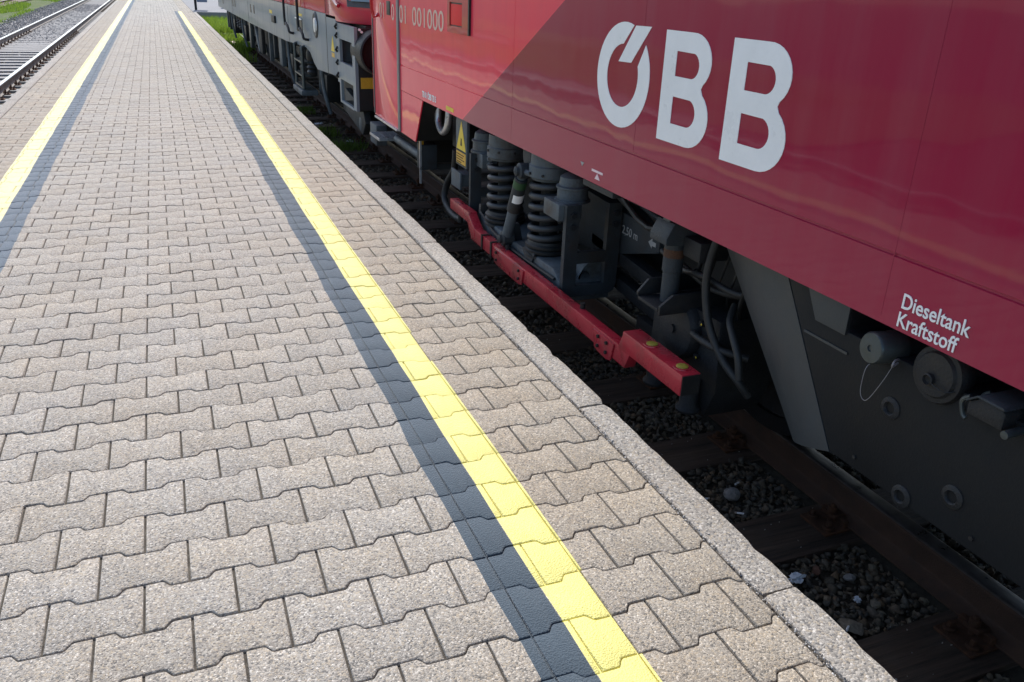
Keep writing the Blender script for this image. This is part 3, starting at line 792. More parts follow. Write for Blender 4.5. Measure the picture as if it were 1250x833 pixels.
# left ballast: low and dark near, level pale gravel farther on
def on_sl2(x, y):
    q = np.mod(y - 9.0 + 0.345, 0.69) - 0.345
    return (np.abs(q) < 0.14) & (y < 27)
s1 = rock_field('', -4.12, -2.72, 2, 27, 7000, 0.018, 0.035, -0.665, '', 11, on_sl2, 0.012)
s2 = rock_field('', -2.6, -1.79, 2, 27, 3600, 0.018, 0.035, -0.67, '', 12, on_sl2, 0.012)
tag(scatter_rocks('ballast', np.concatenate([s1[0], s2[0]]), np.concatenate([s1[1], s2[1]]), 'rock', None, 6, 0.85), 'dark ballast in the gaps between pale concrete sleepers', 'ballast')
s3 = rock_field('', -4.12, -2.72, 25, 60, 7000, 0.02, 0.04, -0.632, '', 13, None, 0.01, lambda x, y: -0.05 * np.clip((30 - y) / 5, 0, 1))
s4 = rock_field('', -5.6, -4.25, 20, 70, 7000, 0.022, 0.045, -0.62, '', 14, None, 0.02, lambda x, y: 0.06 * np.clip((-4.4 - x), 0, 0.8))
tag(scatter_rocks('gravel', np.concatenate([s3[0], s4[0]]), np.concatenate([s3[1], s4[1]]), 'rock_far', None, 7, 0.8), 'light grey gravel between and beside the polished rails', 'gravel')
sheet('gravel_bed', -4.1, -2.73, 26.5, 100, -0.632, 'grit_bed', 0.5, 0.01)
sheet('gravel_bed', -6.0, -4.26, 12, 100, -0.625, 'grit_bed', 0.5, 0.01)

# loose grit in the kerb joint and on sleepers
r = np.random.default_rng(21); n = 1500
yk = 0.5 + 8 * r.random(n) ** 1.6
P = np.column_stack([X_KR + 0.001 + r.normal(0, 0.0075, n), yk, r.uniform(-0.006, 0.0015, n)])
Sg = r.uniform(0.002, 0.0055, n)
P2 = np.column_stack([r.uniform(-1.3, 1.33, 420), 1.0 + 4 * r.random(420) ** 1.5, np.full(420, 0.001)]); S2 = r.uniform(0.0006, 0.0016, 420)
n3 = 260
P3 = np.column_stack([r.uniform(1.55, 2.4, n3), r.uniform(0.9, 4.4, n3), np.full(n3, -0.549)]); S3 = r.uniform(0.0025, 0.0055, n3)
P3 = P3[on_sleeper(P3[:, 0], P3[:, 1])]; S3 = S3[:len(P3)]
tag(scatter_rocks('grit', np.concatenate([P, P2, P3]), np.concatenate([Sg, S2, S3]), 'grit', None, 8), 'pale loose grit in the joint along the kerb', 'grit')

# ------------------------------------------------------------------ first locomotive
XT = 1.75
loco = thing('locomotive', (XC, 1.0, RAIL_Z), 'red and burgundy locomotive with large white letters alongside the platform', 'locomotive')
left = [(XT, 0.68), (XT, 0.867), (XT + 0.005, 0.870), (XT + 0.005, 0.8755), (XT, 0.8785), (XT, 2.25), (XT + 0.02, 2.42), (XT + 0.07, 2.6), (2.02, 3.2), (2.12, 3.36), (2.3, 3.48)]
prof = left + [(XC, 3.56)] + [(2 * XC - x, z) for x, z in left[::-1]]
body = MB().prism(prof, 'y', -7.5, 7.66).build('body', 'body', loco)
cab = MB()
front = [(XT, 7.664), (XT + 0.012, 7.76), (XT + 0.09, 7.93), (XT + 0.3, 8.02), (XC, 8.06)]
pl_ = front + [(2 * XC - x, y) for x, y in front[::-1]]
cab.prism(pl_, 'z', 0.40, 2.3); cab.build('cab_front', 'body', loco, bevel=0.01)
MB().prism([(6.104, 0.676), (6.309, 0.342), (7.66, 0.358), (7.66, 0.676)], 'x', XT + 0.0005, XT + 0.010).build('cab_skirt', 'body', loco)
MB().prism([(6.115, 0.676), (6.315, 0.345), (6.335, 0.345), (6.14, 0.676)], 'x', XT + 0.0105, XT + 0.4).build('skirt_return', 'dark', loco)
# door with seals, handle
door = MB().box(XT - 0.006, XT + 0.02, 6.80, 7.615, 0.372, 2.1).build('door', 'body', loco, bevel=0.004)
MB().box(XT - 0.012, XT + 0.01, 6.735, 6.795, 0.348, 2.15).build('door_seal', 'seal_l', door, bevel=0.005)
MB().box(XT - 0.010, XT + 0.01, 7.62, 7.655, 0.372, 2.15).build('door_seal', 'seal', door, bevel=0.004)
MB().box(XT - 0.012, XT - 0.0065, 6.99, 7.10, 1.225, 1.33).build('door_handle', 'black', door, bevel=0.002)
MB().tube([(XT - 0.002, 7.42, 2.1), (XT - 0.06, 7.42, 2.05), (XT - 0.06, 7.42, 1.26), (XT - 0.002, 7.42, 1.22)], 0.014, 8, 3).build('grab_rail', 'redplain', door, smooth=True)
MB().box(XT - 0.016, XT + 0.02, 6.83, 7.62, 0.335, 0.352).build('door_sill', 'steel', loco, bevel=0.003)
text_mesh('01', 'number', 0.175, (XT - 0.0075, 7.36, 1.192), door, 'cream', 1.1, 0.0008, 1.0)
text_mesh('0', 'number', 0.175, (XT - 0.0075, 6.955, 1.192), door, 'cream', 1.1, 0.0008, 1.0)
text_mesh('01', 'number', 0.185, (XT - 0.0015, 6.735, 1.186), loco, 'cream', 1.36, 0.0012, 1.0)
text_mesh('001000', 'number', 0.185, (XT - 0.0015, 6.36, 1.186), loco, 'cream', 1.42, 0.0012, 1.0)
text_mesh('TB 0 / ÖBB TB 5', 'lettering', 0.058, (XT - 0.0015, 6.10, 0.708), loco, 'white', 0.86, 0.001, 1.0, 0.0015)
MB().prism([(5.52, 0.697), (5.52, 0.722), (5.36, 0.722), (5.36, 0.697)], 'x', XT - 0.002, XT + 0.001).build('marking', 'sign_yellow', loco)
# hinged flap with frame
fl = MB()
y0, y1, z0, z1 = 5.06, 5.47, 1.195, 1.43
iy0, iy1, iz0, iz1 = 5.175, 5.425, 1.235, 1.375
for (p, q, s_, t_) in ((y0, iy0, z0, z1), (iy1, y1, z0, z1), (iy0, iy1, z0, iz0), (iy0, iy1, iz1, z1)):
    fl.box(XT - 0.012, XT + 0.001, p, q, s_, t_)
flap = fl.build('lamp_frame', 'redplain', loco)
MB().box(XT - 0.006, XT + 0.0005, iy0 + 0.008, iy1 - 0.008, iz0 + 0.006, iz1 - 0.010).build('lamp_lens', 'lens_red', flap, bevel=0.002)
MB().box(XT - 0.0035, XT, iy0 + 0.0005, iy1 - 0.0005, iz0 + 0.0005, iz1 - 0.0005).build('lamp_recess', 'black', flap)
MB().box(XT - 0.014, XT, y0 - 0.022, y0 - 0.001, z0, z1).build('lamp_edge', 'black', flap)

def arc(cy, cz, ry, rz, a0, a1, n=10):
    return [(cy + ry * math.cos(R(a0 + (a1 - a0) * i / n)), cz + rz * math.sin(R(a0 + (a1 - a0) * i / n))) for i in range(n + 1)]
def decal(name, loops, mat, parent, t=0.002, label=None, x=XT):
    """flat lettering cut from outlines: filled loops with holes, given real thickness"""
    bm = bmesh.new()
    es = []
    for lp in loops:
        vs_ = [bm.verts.new((x - t, p[0], p[1])) for p in lp]
        es += [bm.edges.new((vs_[i], vs_[(i + 1) % len(vs_)])) for i in range(len(vs_))]
    bmesh.ops.triangle_fill(bm, use_beauty=True, use_dissolve=False, edges=es, normal=(-1, 0, 0))
    rt = bmesh.ops.extrude_face_region(bm, geom=bm.faces[:])
    for v in [q for q in rt['geom'] if isinstance(q, bmesh.types.BMVert)]: v.co.x = x + 0.0005
    bmesh.ops.recalc_face_normals(bm, faces=bm.faces)
    me = bpy.data.meshes.new(name); bm.to_mesh(me); bm.free(); me.materials.append(MT[mat])
    o = bpy.data.objects.new(name, me); col.objects.link(o); par(o, parent)
    if label: o['label'] = label
    return o
# the round letter: broken ring with a slanting stroke through its upper right
cy, cz, ryo, rzo, ryi, rzi = 3.133, 1.166, 0.219, 0.207, 0.130, 0.124
def opt(a, ry, rz): return (cy - ry * math.cos(R(a)), cz + rz * math.sin(R(a)))
a_o1, a_i1, a_o2, a_i2 = 72.5, 94, 39, 22
lp = [opt(a_o1 + (360 + a_o2 - a_o1) * i / 46, ryo, rzo) for i in range(47)] + [opt(360 + a_i2 - (360 + a_i2 - a_i1) * i / 40, ryi, rzi) for i in range(41)]
decal('logo_letter', [lp], 'white', loco)
decal('logo_stroke', [[(3.052, 1.363), (2.932, 1.365), (3.068, 1.222), (3.172, 1.219)]], 'white', loco)
def letter_b(yl):
    z0, z1, zm = 0.966, 1.362, 1.178
    o_ = [(yl, z0), (yl, z1), (yl - 0.17, z1)]
    o_ += [(yl - 0.19 - 0.118 * math.sin(R(t)), z1 - 0.0975 + 0.0975 * math.cos(R(t))) for t in range(6, 150, 12)]
    o_ += [(yl - 0.262, zm)]
    o_ += [(yl - 0.20 - 0.124 * math.sin(R(t)), z0 + 0.107 + 0.107 * math.cos(R(t))) for t in range(36, 186, 12)]
    h1 = [(yl - 0.085, 1.206), (yl - 0.19, 1.206)] + [(yl - 0.19 - 0.046 * math.sin(R(t)), 1.25 - 0.044 * math.cos(R(t))) for t in range(12, 180, 14)] + [(yl - 0.085, 1.294)]
    h2 = [(yl - 0.087, 1.036), (yl - 0.19, 1.036)] + [(yl - 0.19 - 0.052 * math.sin(R(t)), 1.085 - 0.049 * math.cos(R(t))) for t in range(12, 180, 14)] + [(yl - 0.087, 1.134)]
    decal('logo_letter', [o_, h1, h2], 'white', loco)
letter_b(2.822); letter_b(2.402)
text_mesh('Dieseltank', 'lettering', 0.0585, (XT - 0.0015, 1.519, 0.7445), loco, 'white', 0.86, 0.001, 1.0, 0.0006)
text_mesh('Kraftstoff', 'lettering', 0.0585, (XT - 0.0015, 1.521, 0.6925), loco, 'white', 0.86, 0.001, 1.0, 0.0006)
MB().box(XT - 0.002, XT + 0.0005, 3.232, 3.338, 0.732, 0.742).build('marking', 'pink_print', loco)
decal('marking', [[(3.283, 0.729), (3.255, 0.703), (3.305, 0.703)]], 'pink_print', loco)
decal('marking', [[(3.455, 0.752), (3.42, 0.752), (3.437, 0.734)]], 'grey_print', loco)
for ys, za, zb in ((1.579, 0.70, 2.2), (4.335, 0.70, 2.2), (2.99, 0.88, 2.2)):
    MB().box(XT - 0.0006, XT + 0.0005, ys - 0.0016, ys + 0.0016, za, zb).build('panel_joint', 'body', loco)
# roof fittings out of the picture, they only complete the vehicle
MB().box(2.45, 4.05, -5.5, 5.0, 3.5, 3.68).build('roof_unit', 'iron', loco, bevel=0.02)
# underframe: dark mass added to block light over the bogie and behind the tank
MB().box(2.12, 4.4, -7.3, 7.5, 0.50, 0.675).build('underframe', 'dark', loco)
MB().box(2.7, 3.85, 2.95, 5.45, 0.02, 0.50).build('traction_motor', 'dark', loco, bevel=0.05)

# fuel tank
tank = MB()
TX = 1.80; zt, zr = 0.662, 0.583
yA_t, yA_b, zb = 2.02, 1.70, 0.185
recA, recB = 1.729, 1.135
side = [(yA_t, zt), (yA_b, zb), (-4.5, zb), (-4.5, zt), (recB, zt), (recB, zr), (recA, zr), (recA, zt)]
side = side[::-1]
tank.prism(side, 'x', TX, 2.45)
tk = tank.build('fuel_tank', 'tank', loco, bevel=0.008)
XB = 1.93
v = []; f = []; nst = 8
for i in range(nst + 1):
    t = R(84 * i / nst); sx = 1 - math.cos(t); sy = math.sin(t)
    x = TX + 0.0005 + (XB + 0.02 - TX) * sx
    v += [(x, yA_t + 0.002 + (2.545 - yA_t) * sy, zt + (0.645 - zt) * sy), (x, yA_b + 0.002 + (1.975 - yA_b) * sy, zb + (0.068 - zb) * sy)]
f = [(2 * i, 2 * i + 1, 2 * i + 3, 2 * i + 2) for i in range(nst)]
e0 = len(v); v += [(2.45, v[2 * nst][1], v[2 * nst][2]), (2.45, v[2 * nst + 1][1], v[2 * nst + 1][2]), (2.45, yA_t + 0.002, zt), (2.45, yA_b + 0.002, zb)]
f += [(2 * nst, 2 * nst + 1, e0 + 1, e0), (e0, e0 + 1, e0 + 3, e0 + 2), (0, e0 + 2, e0 + 3, 1), tuple(range(0, 2 * nst + 1, 2)) + (e0, e0 + 2), tuple(range(1, 2 * nst + 2, 2)) + (e0 + 1, e0 + 3)]
MB().add(v, f).build('tank_end', 'tank_l', tk, smooth=True)
MB().box(TX - 0.004, TX + 0.0, yA_t - 0.31, 1.90, 0.515, 0.523).build('tank_seam', 'tank_l', tk)
MB().prism([(recA + 0.002, zt), (recA + 0.002, 0.57), (1.86, 0.57), (1.915, zt)], 'x', TX - 0.006, TX + 0.001).build('tank_patch', 'tank_l', tk, bevel=0.002)
for y in (1.60, 1.18):
    for z in (0.545, 0.225):
        MB().bolt((TX, y, z), (-1, 0, 0), 0.007, 0.005).build('bolt', 'iron', tk)
MB().box(2.05, 2.08, recB, recA, zr, 0.68).build('recess_back', 'dark', tk)
# vents and sight ports
for (py, pz) in ((1.516, 0.434), (1.412, 0.205), (1.262, 0.298)):
    q = MB().lathe((TX + 0.002, py, pz), (-1, 0, 0), [(0, 0.034), (0.005, 0.033), (0.008, 0.027), (0.010, 0.020), (0.006, 0.016), (-0.01, 0.014)], 24)
    q.build('port', 'iron', tk, smooth=True)
# filler caps
c1 = MB().lathe((1.98, 1.572, 0.585), (-1, 0.06, 0.05), [(0, 0.040), (0.13, 0.040), (0.135, 0.048), (0.165, 0.048), (0.172, 0.046), (0.225, 0.047), (0.232, 0.042), (0.234, 0.010), (0.230, 0.009), (0.230, 0.001)], 30).build('filler_cap', 'alu', tk, smooth=True)
c1['label'] = 'small aluminium filler cap with a wire tether'
MB().tube([(1.752, 1.503, 0.575), (1.745, 1.515, 0.53), (1.742, 1.545, 0.462), (1.740, 1.563, 0.447), (1.740, 1.580, 0.470), (1.745, 1.583, 0.535), (1.765, 1.58, 0.555)], 0.0011, 6, 6).build('wire', 'seal_l', c1, smooth=True)
MB().tube([(1.79, 1.52, 0.585), (1.762, 1.507, 0.590), (1.752, 1.503, 0.580), (1.765, 1.512, 0.57), (1.79, 1.52, 0.575)], 0.003, 8, 5).build('wire_ring', 'seal_l', c1, smooth=True)
c2 = MB().lathe((2.0, 1.392, 0.592), (-1, 0.0, 0.03), [(0, 0.055), (0.16, 0.055), (0.165, 0.078), (0.172, 0.082), (0.20, 0.082), (0.212, 0.076), (0.214, 0.064), (0.222, 0.058), (0.226, 0.03), (0.224, 0.001)], 36).build('filler_cap', 'iron', tk, smooth=True)
c2['label'] = 'large dark round filler cap'
MB().lathe((1.776, 1.398, 0.585), (-1, 0, 0), [(0, 0.016), (0.012, 0.016), (0.014, 0.013), (0.006, 0.011), (0.004, 0.001)], 18).build('cap_knob', 'iron', c2, smooth=True)
MB().tube([(1.765, 1.385, 0.58), (1.768, 1.345, 0.572), (1.79, 1.325, 0.58)], 0.002, 6, 4).build('wire', 'iron', c2, smooth=True)
MB().box(1.95, 2.04, 1.30, 1.45, 0.56, 0.675).build('filler_housing', 'iron', tk, bevel=0.01)
sk = MB().prism([(1.262, 0.558), (1.262, 0.592), (1.232, 0.612), (1.172, 0.612), (1.160, 0.602), (1.160, 0.558)], 'x', 1.755, 1.90).build('socket_box', 'iron', tk, bevel=0.008)
MB().prism([(1.268, 0.594), (1.236, 0.619), (1.166, 0.619), (1.158, 0.612), (1.166, 0.6125), (1.236, 0.6125), (1.263, 0.591)], 'x', 1.748, 1.905).build('socket_lid', 'bogie', sk, bevel=0.003)
for xx in (1.765, 1.835):
    MB().tube([(xx, 1.265, 0.60), (xx, 1.285, 0.580), (xx, 1.275, 0.548), (xx, 1.263, 0.54)], 0.006, 8, 4).build('latch', 'alu', sk, smooth=True)
MB().box(1.772, 1.828, 1.268, 1.280, 0.552, 0.588).build('hinge', 'iron', sk, bevel=0.003)
MB().cyl((1.80, 1.14, 0.565), (1.74, 1.14, 0.562), 0.011, n=12).build('plug', 'alu', tk, bevel=0.002)

# ---------------------------------------------------------------- bogie with its parts
bog = MB()
bog.prism([(2.3, 0.52), (2.3, 0.30), (2.95, 0.22), (3.35, 0.12), (5.1, 0.12), (5.55, 0.22), (6.1, 0.30), (6.1, 0.52)], 'x', 2.31, 2.42)
bogie = bog.build('bogie', 'dark', loco, bevel=0.02)  # frame near-black: shade in the gaps is put into its colour
beam = MB().prism([(3.705, -0.05), (4.95, -0.02), (5.02, 0.05), (4.95, 0.12), (4.55, 0.105), (4.42, 0.085), (4.33, 0.105), (3.80, 0.115), (3.705, 0.06)], 'x', 1.80, 2.10).build('spring_beam', 'bogie_l', bogie, bevel=0.012)
MB().prism([(1.79, 0.02), (1.80, 0.19), (1.86, 0.19), (1.90, 0.02)], 'y', 4.42, 4.455).build('rib', 'bogie', beam, bevel=0.004)
MB().prism([(1.785, 0.0), (1.80, 0.18), (1.86, 0.18), (1.90, 0.02)], 'y', 4.93, 4.965).build('rib', 'bogie', beam, bevel=0.004)
MB().prism([(4.10, 0.0), (4.20, 0.115), (4.16, 0.125), (4.02, 0.125)], 'x', 1.788, 1.80).build('rib', 'bogie', beam, bevel=0.002)

def spring(y, x=1.90, z0=0.125, z1=0.52, coils=6.3, rad=0.100, wr=0.0185):
    n = int(coils * 26); pts = []
    for i in range(n + 1):
        t = i / n; q = t
        zz = z0 + wr + (z1 - z0 - 2 * wr) * (0.86 * q + 0.14 * (3 * q * q - 2 * q ** 3))
        a_ = 2 * math.pi * coils * t + y * 9
        pts.append((x + rad * math.cos(a_), y + rad * math.sin(a_), zz))
    return MB().tube(pts, wr, 10).build('coil_spring', 'spring', bogie, smooth=True)
for (yy, z0, z1, nc) in ((4.76, 0.165, 0.515, 5.6), (4.10, 0.150, 0.535, 6.2)):
    spring(yy, 1.90, z0, z1, nc)
    MB().lathe((1.90, yy, z1 - 0.012), (0, 0, 1), [(0, 0.106), (0.012, 0.112), (0.018, 0.122), (0.075, 0.122), (0.082, 0.114), (0.15, 0.112), (0.155, 0.05)], 32).build('spring_cap', 'bogie_l', bogie, smooth=True)
    lw = MB().lathe((1.90, yy, 0.095), (0, 0, 1), [(0, 0.128), (0.012, 0.128), (0.02, 0.112), (0.028, 0.126), (0.04, 0.128), (0.048, 0.114), (0.056, 0.124), (0.068, 0.125), (0.076, 0.112), (0.09, 0.108), (0.095, 0.06)], 32)
    lw.build('rubber_seat', 'rubber', bogie, smooth=True)
    MB().cyl((1.90, yy, 0.15), (1.90, yy, z1 + 0.02), 0.05, n=20).build('spring_core', 'dark', bogie, smooth=True)
# yaw damper leaning between the springs
dA = Vector((1.775, 4.195, 0.553)); dB = Vector((1.775, 4.415, 0.105)); dm = dA.lerp(dB, 0.56)
dp = MB(); dp.cyl(dA.lerp(dB, 0.10), dm, 0.037, 0.039, 22); dp.cyl(dm, dA.lerp(dB, 0.57), 0.039, 0.031, 22)
damper = dp.build('damper', 'bogie', bogie, smooth=True)
MB().cyl(dA.lerp(dB, 0.57), dA.lerp(dB, 0.94), 0.031, n=22).build('damper_rod', 'bogie_l', damper, smooth=True)
MB().cyl(dA.lerp(dB, 0.02), dA.lerp(dB, 0.11), 0.026, n=18).build('damper_neck', 'bogie_l', damper, smooth=True)
MB().cyl(dA.lerp(dB, 0.13), dA.lerp(dB, 0.22), 0.0385, 0.0388, n=22).build('green_mark', 'green_mark', damper, smooth=True)
ll = MB(); P0 = dA.lerp(dB, 0.30); P1 = dA.lerp(dB, 0.41); ax_ = (dB - dA).normalized()
tc = Vector((-1.2, -4.2, 0)); ua = (tc - ax_ * tc.dot(ax_)).normalized(); ub = ax_.cross(ua).normalized(); arcn = 12
vv = []
for p in (P0, P1):
    for i in range(arcn + 1):
        t = R(-70 + 110 * i / arcn); vv.append(p + (ua * math.cos(t) + ub * math.sin(t)) * 0.0402)
ll.add(vv, [(i, i + 1, arcn + 2 + i, arcn + 1 + i) for i in range(arcn)]).build('paper_label', 'white', damper, smooth=True)
for p, rr_ in ((dA, 0.043), (dB, 0.043)):
    e = MB().lathe(p + Vector((0.045, 0, 0)), (-1, -0.0, 0), [(0, rr_ * 0.8), (0.006, rr_), (0.07, rr_), (0.076, rr_ * 0.8), (0.078, rr_ * 0.62), (0.092, rr_ * 0.58), (0.098, rr_ * 0.3), (0.1, 0.002)], 22)
    e.build('damper_eye', 'bogie', damper, smooth=True)
MB().tube([dA + Vector((0.0, -0.03, 0)), dA + Vector((0.02, -0.09, -0.005)), (1.83, 4.07, 0.54)], 0.017, 10).build('damper_pin', 'bogie_l', damper, smooth=True)
MB().prism([(4.16, 0.60), (4.165, 0.53), (4.23, 0.53), (4.27, 0.62), (4.27, 0.68), (4.16, 0.68)], 'x', 1.80, 1.84).build('damper_bracket', 'bogie', bogie, bevel=0.004)
# cross plates with two windows, facing along the track
def window_plate(y, x0, x1, z0, z1, th, mat, rails):
    b = MB()
    zs = rails
    xo = [x0, x0 + 0.075, x1 - 0.075, x1]
    c = 0.05
    b.prism([(x0, z0 + c), (x0 + c * 0.3, z0 + c * 0.3), (x0 + c, z0), (xo[1], z0), (xo[1], z1), (x0, z1)], 'y', y, y + th)
    b.prism([(xo[2], z0), (x1 - c, z0), (x1 - c * 0.3, z0 + c * 0.3), (x1, z0 + c), (x1, z1), (xo[2], z1)], 'y', y, y + th)
    for (za, zb_) in zs:
        b.box(xo[1], xo[2], y + 0.0006, y + th - 0.0006, za, zb_)
    return b.build('bracket_plate', mat, bogie)
pl1 = window_plate(3.66, 1.795, 2.11, -0.005, 0.485, 0.035, 'bogie', [(-0.005, 0.055), (0.175, 0.235)])
pl2 = window_plate(5.10, 1.785, 2.10, 0.0, 0.475, 0.03, 'bogie', [(0.0, 0.06), (0.19, 0.25)])
for (pp, y, xs) in ((pl1, 3.66, (1.832, 2.075)), (pl2, 5.10, (1.822, 2.06))):
    for x in xs:
        for z in (0.375, 0.435):
            MB().bolt((x, y, z), (0, -1, 0), 0.016, 0.016).build('bolt', 'iron', pp)
for (y, zz, nm) in ((3.70, 0.485, 0), (5.02, 0.49, 1)):
    MB().box(1.825 if nm else 1.768, 1.93 if nm else 1.90, y - 0.025 if nm else y + 0.0, y + 0.19, 0.395, zz - 0.003).build('bump_stop_block', 'bogie_l', bogie, bevel=0.008)
    MB().lathe((1.89, y + 0.10, zz - 0.01), (0, 0, 1), [(0, 0.094), (0.012, 0.094), (0.016, 0.082), (0.066, 0.080), (0.07, 0.088), (0.078, 0.088), (0.084, 0.074), (0.125, 0.068), (0.14, 0.045), (0.146, 0.002)], 28).build('bump_stop', 'bogie_l', bogie, smooth=True)
for z in (0.42, 0.462):
    MB().bolt((1.875, 4.995, z), (0, -1, 0), 0.020, 0.02).build('bolt', 'steel', bogie)
hk = arc(0, 0, 0.10, 0.10, 0, 180, 12)
MB().prism([(2.01 + p[0] * 0.9, 0.06 + p[1] * 1.05) for p in hk] + [(1.955 + p[0] * 0.35, 0.06 + p[1] * 0.5) for p in hk[::-1]], 'y', 3.72, 3.80).build('lifting_hook', 'bogie_l', bogie, bevel=0.006)
MB().box(1.79, 1.86, 3.20, 3.50, 0.632, 0.66).build('jacking_pad', 'bogie', loco, bevel=0.004)
# beam with the height marking
b2 = MB().prism([(4.3, 0.46), (3.30, 0.415), (3.30, 0.318), (3.80, 0.165), (4.3, 0.10)], 'x', 2.125, 2.30).build('cross_beam', 'bogie', bogie, bevel=0.01)
text_mesh('2,50 m', 'lettering', 0.062, (2.1235, 3.665, 0.325), b2, 'grey_print', 0.95, 0.0008)
decal('arrow', [[(3.40, 0.352), (3.365, 0.377), (3.365, 0.363), (3.33, 0.363), (3.33, 0.341), (3.365, 0.341), (3.365, 0.327)]], 'grey_print', b2, 0.0012, x=2.125)
for z in (0.12, -0.02):
    MB().prism([(2.80, z + 0.03), (4.0, z + 0.12), (4.0, z + 0.05), (2.80, z - 0.04)], 'x', 2.125, 2.20).build('radius_arm', 'iron', bogie, bevel=0.008)
MB().box(2.13, 2.25, 2.95, 3.45, -0.14, -0.06).build('brake_beam', 'dark', bogie, bevel=0.01)
# axle box with round cover, primary damper, bracket, foot pads
axle_y = 2.75
ab = MB().prism([(2.49, 0.30), (2.46, 0.0), (2.52, -0.14), (2.72, -0.12), (2.98, 0.02), (2.97, 0.29)], 'x', 1.925, 2.20).build('axle_box', 'iron', bogie, bevel=0.012)
MB().lathe((1.93, 2.73, 0.185), (-1, 0, 0), [(0, 0.130), (0.03, 0.130), (0.038, 0.124), (0.05, 0.118), (0.056, 0.10), (0.058, 0.002)], 36).build('axle_cover', 'iron', ab, smooth=True)
for t in (20, 95, 150, 215, 270, 330):
    MB().bolt((1.925, 2.73 + 0.155 * math.cos(R(t)), 0.185 + 0.155 * math.sin(R(t)) * 0.9), (-1, 0, 0), 0.014, 0.018).build('bolt', 'iron', ab)
    MB().cyl((1.912, 2.73 + 0.155 * math.cos(R(t)) - 0.008, 0.185 + 0.155 * math.sin(R(t)) * 0.9), (1.9065, 2.73 + 0.155 * math.cos(R(t)) - 0.008, 0.185 + 0.155 * math.sin(R(t)) * 0.9), 0.0045, n=6).build('yellow_mark', 'sign_yellow', ab)
MB().cyl((1.873, 2.735, 0.185), (1.862, 2.735, 0.185), 0.019, n=8).build('plug', 'iron', ab)
MB().tube([(1.88, 2.60, 0.215), (1.878, 2.53, 0.212), (1.90, 2.44, 0.205), (1.98, 2.36, 0.19)], 0.015, 10, 5).build('sensor_cable', 'rubber', ab, smooth=True)
br = MB().box(1.75, 2.06, 2.68, 2.84, 0.292, 0.306).build('damper_shelf', 'iron', bogie, bevel=0.003)
MB().prism([(1.752, 0.306), (1.752, 0.322), (1.80, 0.375), (2.06, 0.385), (2.06, 0.306)], 'y', 2.842, 2.856).build('shelf_web', 'iron', br, bevel=0.002)
MB().prism([(1.752, 0.280), (1.752, 0.318), (1.81, 0.362), (2.06, 0.368), (2.06, 0.280)], 'y', 2.664, 2.678).build('shelf_web', 'iron', br, bevel=0.002)
pdm = MB().lathe((1.845, 2.75, 0.307), (0, 0, 1), [(0, 0.037), (0.13, 0.037), (0.133, 0.042), (0.255, 0.042), (0.262, 0.026), (0.285, 0.028), (0.286, 0.002)], 26).build('primary_damper', 'bogie', bogie, smooth=True)
MB().cyl((1.845, 2.75, 0.50), (1.845, 2.75, 0.535), 0.0425, n=26).build('rust_band', 'rust', pdm, smooth=True)
tb = MB().prism([(1.77, 0.592), (1.80, 0.65), (2.0, 0.66), (2.0, 0.56), (1.86, 0.555), (1.77, 0.562)], 'y', 2.70, 2.83).build('damper_top', 'bogie', bogie, bevel=0.008)
MB().box(1.80, 1.84, 2.74, 2.79, 0.645, 0.679).build('damper_stem', 'bogie_l', tb, bevel=0.004)
MB().box(1.85, 2.05, 2.58, 2.70, 0.52, 0.60).build('pipe_bracket', 'iron', bogie, bevel=0.01)
MB().tube([(1.95, 3.0, 0.44), (1.93, 2.8, 0.42), (1.91, 2.62, 0.45), (1.95, 2.45, 0.43), (2.05, 2.3, 0.45)], 0.013, 10, 5).build('brake_hose', 'rubber', bogie, smooth=True)
MB().tube([(2.0, 2.9, 0.40), (1.97, 2.66, 0.385), (1.99, 2.5, 0.40), (2.1, 2.35, 0.42)], 0.013, 10, 5).build('brake_hose', 'rubber', bogie, smooth=True)
for (py, zt_) in ((2.845, 0.02), (2.575, 0.02)):
    MB().lathe((1.885, py, -0.125), (0, 0, 1), [(0, 0.050), (0.012, 0.054), (0.02, 0.048), (0.03, 0.040), (zt_ + 0.125, 0.038)], 22).build('foot_pad', 'iron', bogie, smooth=True)
MB().tube([(1.90, 2.535, 0.66), (1.885, 2.555, 0.55), (1.88, 2.555, 0.43), (1.885, 2.51, 0.29), (1.90, 2.42, 0.18), (1.92, 2.33, 0.12), (1.96, 2.30, 0.06)], 0.0165, 12, 6).build('sand_hose', 'rubber', bogie, smooth=True)
MB().tube([(1.99, 2.50, 0.36), (1.93, 2.44, 0.325), (1.90, 2.37, 0.29), (1.89, 2.31, 0.23), (1.89, 2.285, 0.15)], 0.0155, 12, 6).build('sand_hose', 'rubber', bogie, smooth=True)
rr_ = random.Random(77)
for k in range(7):
    z = 0.60 + 0.01 * k; x = 2.0 + 0.025 * k
    pts = [(x + rr_.uniform(-0.02, 0.02), 2.35 + 0.42 * j, z + rr_.uniform(-0.05, 0.03) - (0.10 if j in (2, 5) else 0)) for j in range(8)]
    MB().tube(pts, rr_.choice((0.007, 0.010, 0.014)), 8, 4).build('pipe', rr_.choice(('iron', 'rubber', 'bogie')), bogie, smooth=True)
for k in range(5):
    y = 2.35 + 0.11 * k; x = 1.97 + 0.02 * k
    MB().tube([(x, y, 0.64), (x - 0.03, y + 0.03, 0.50 - 0.03 * k), (x + 0.02, y + 0.12, 0.36), (x + 0.1, y + 0.2, 0.22 + 0.03 * k)], rr_.choice((0.006, 0.009)), 8, 4).build('cable', 'rubber', bogie, smooth=True)
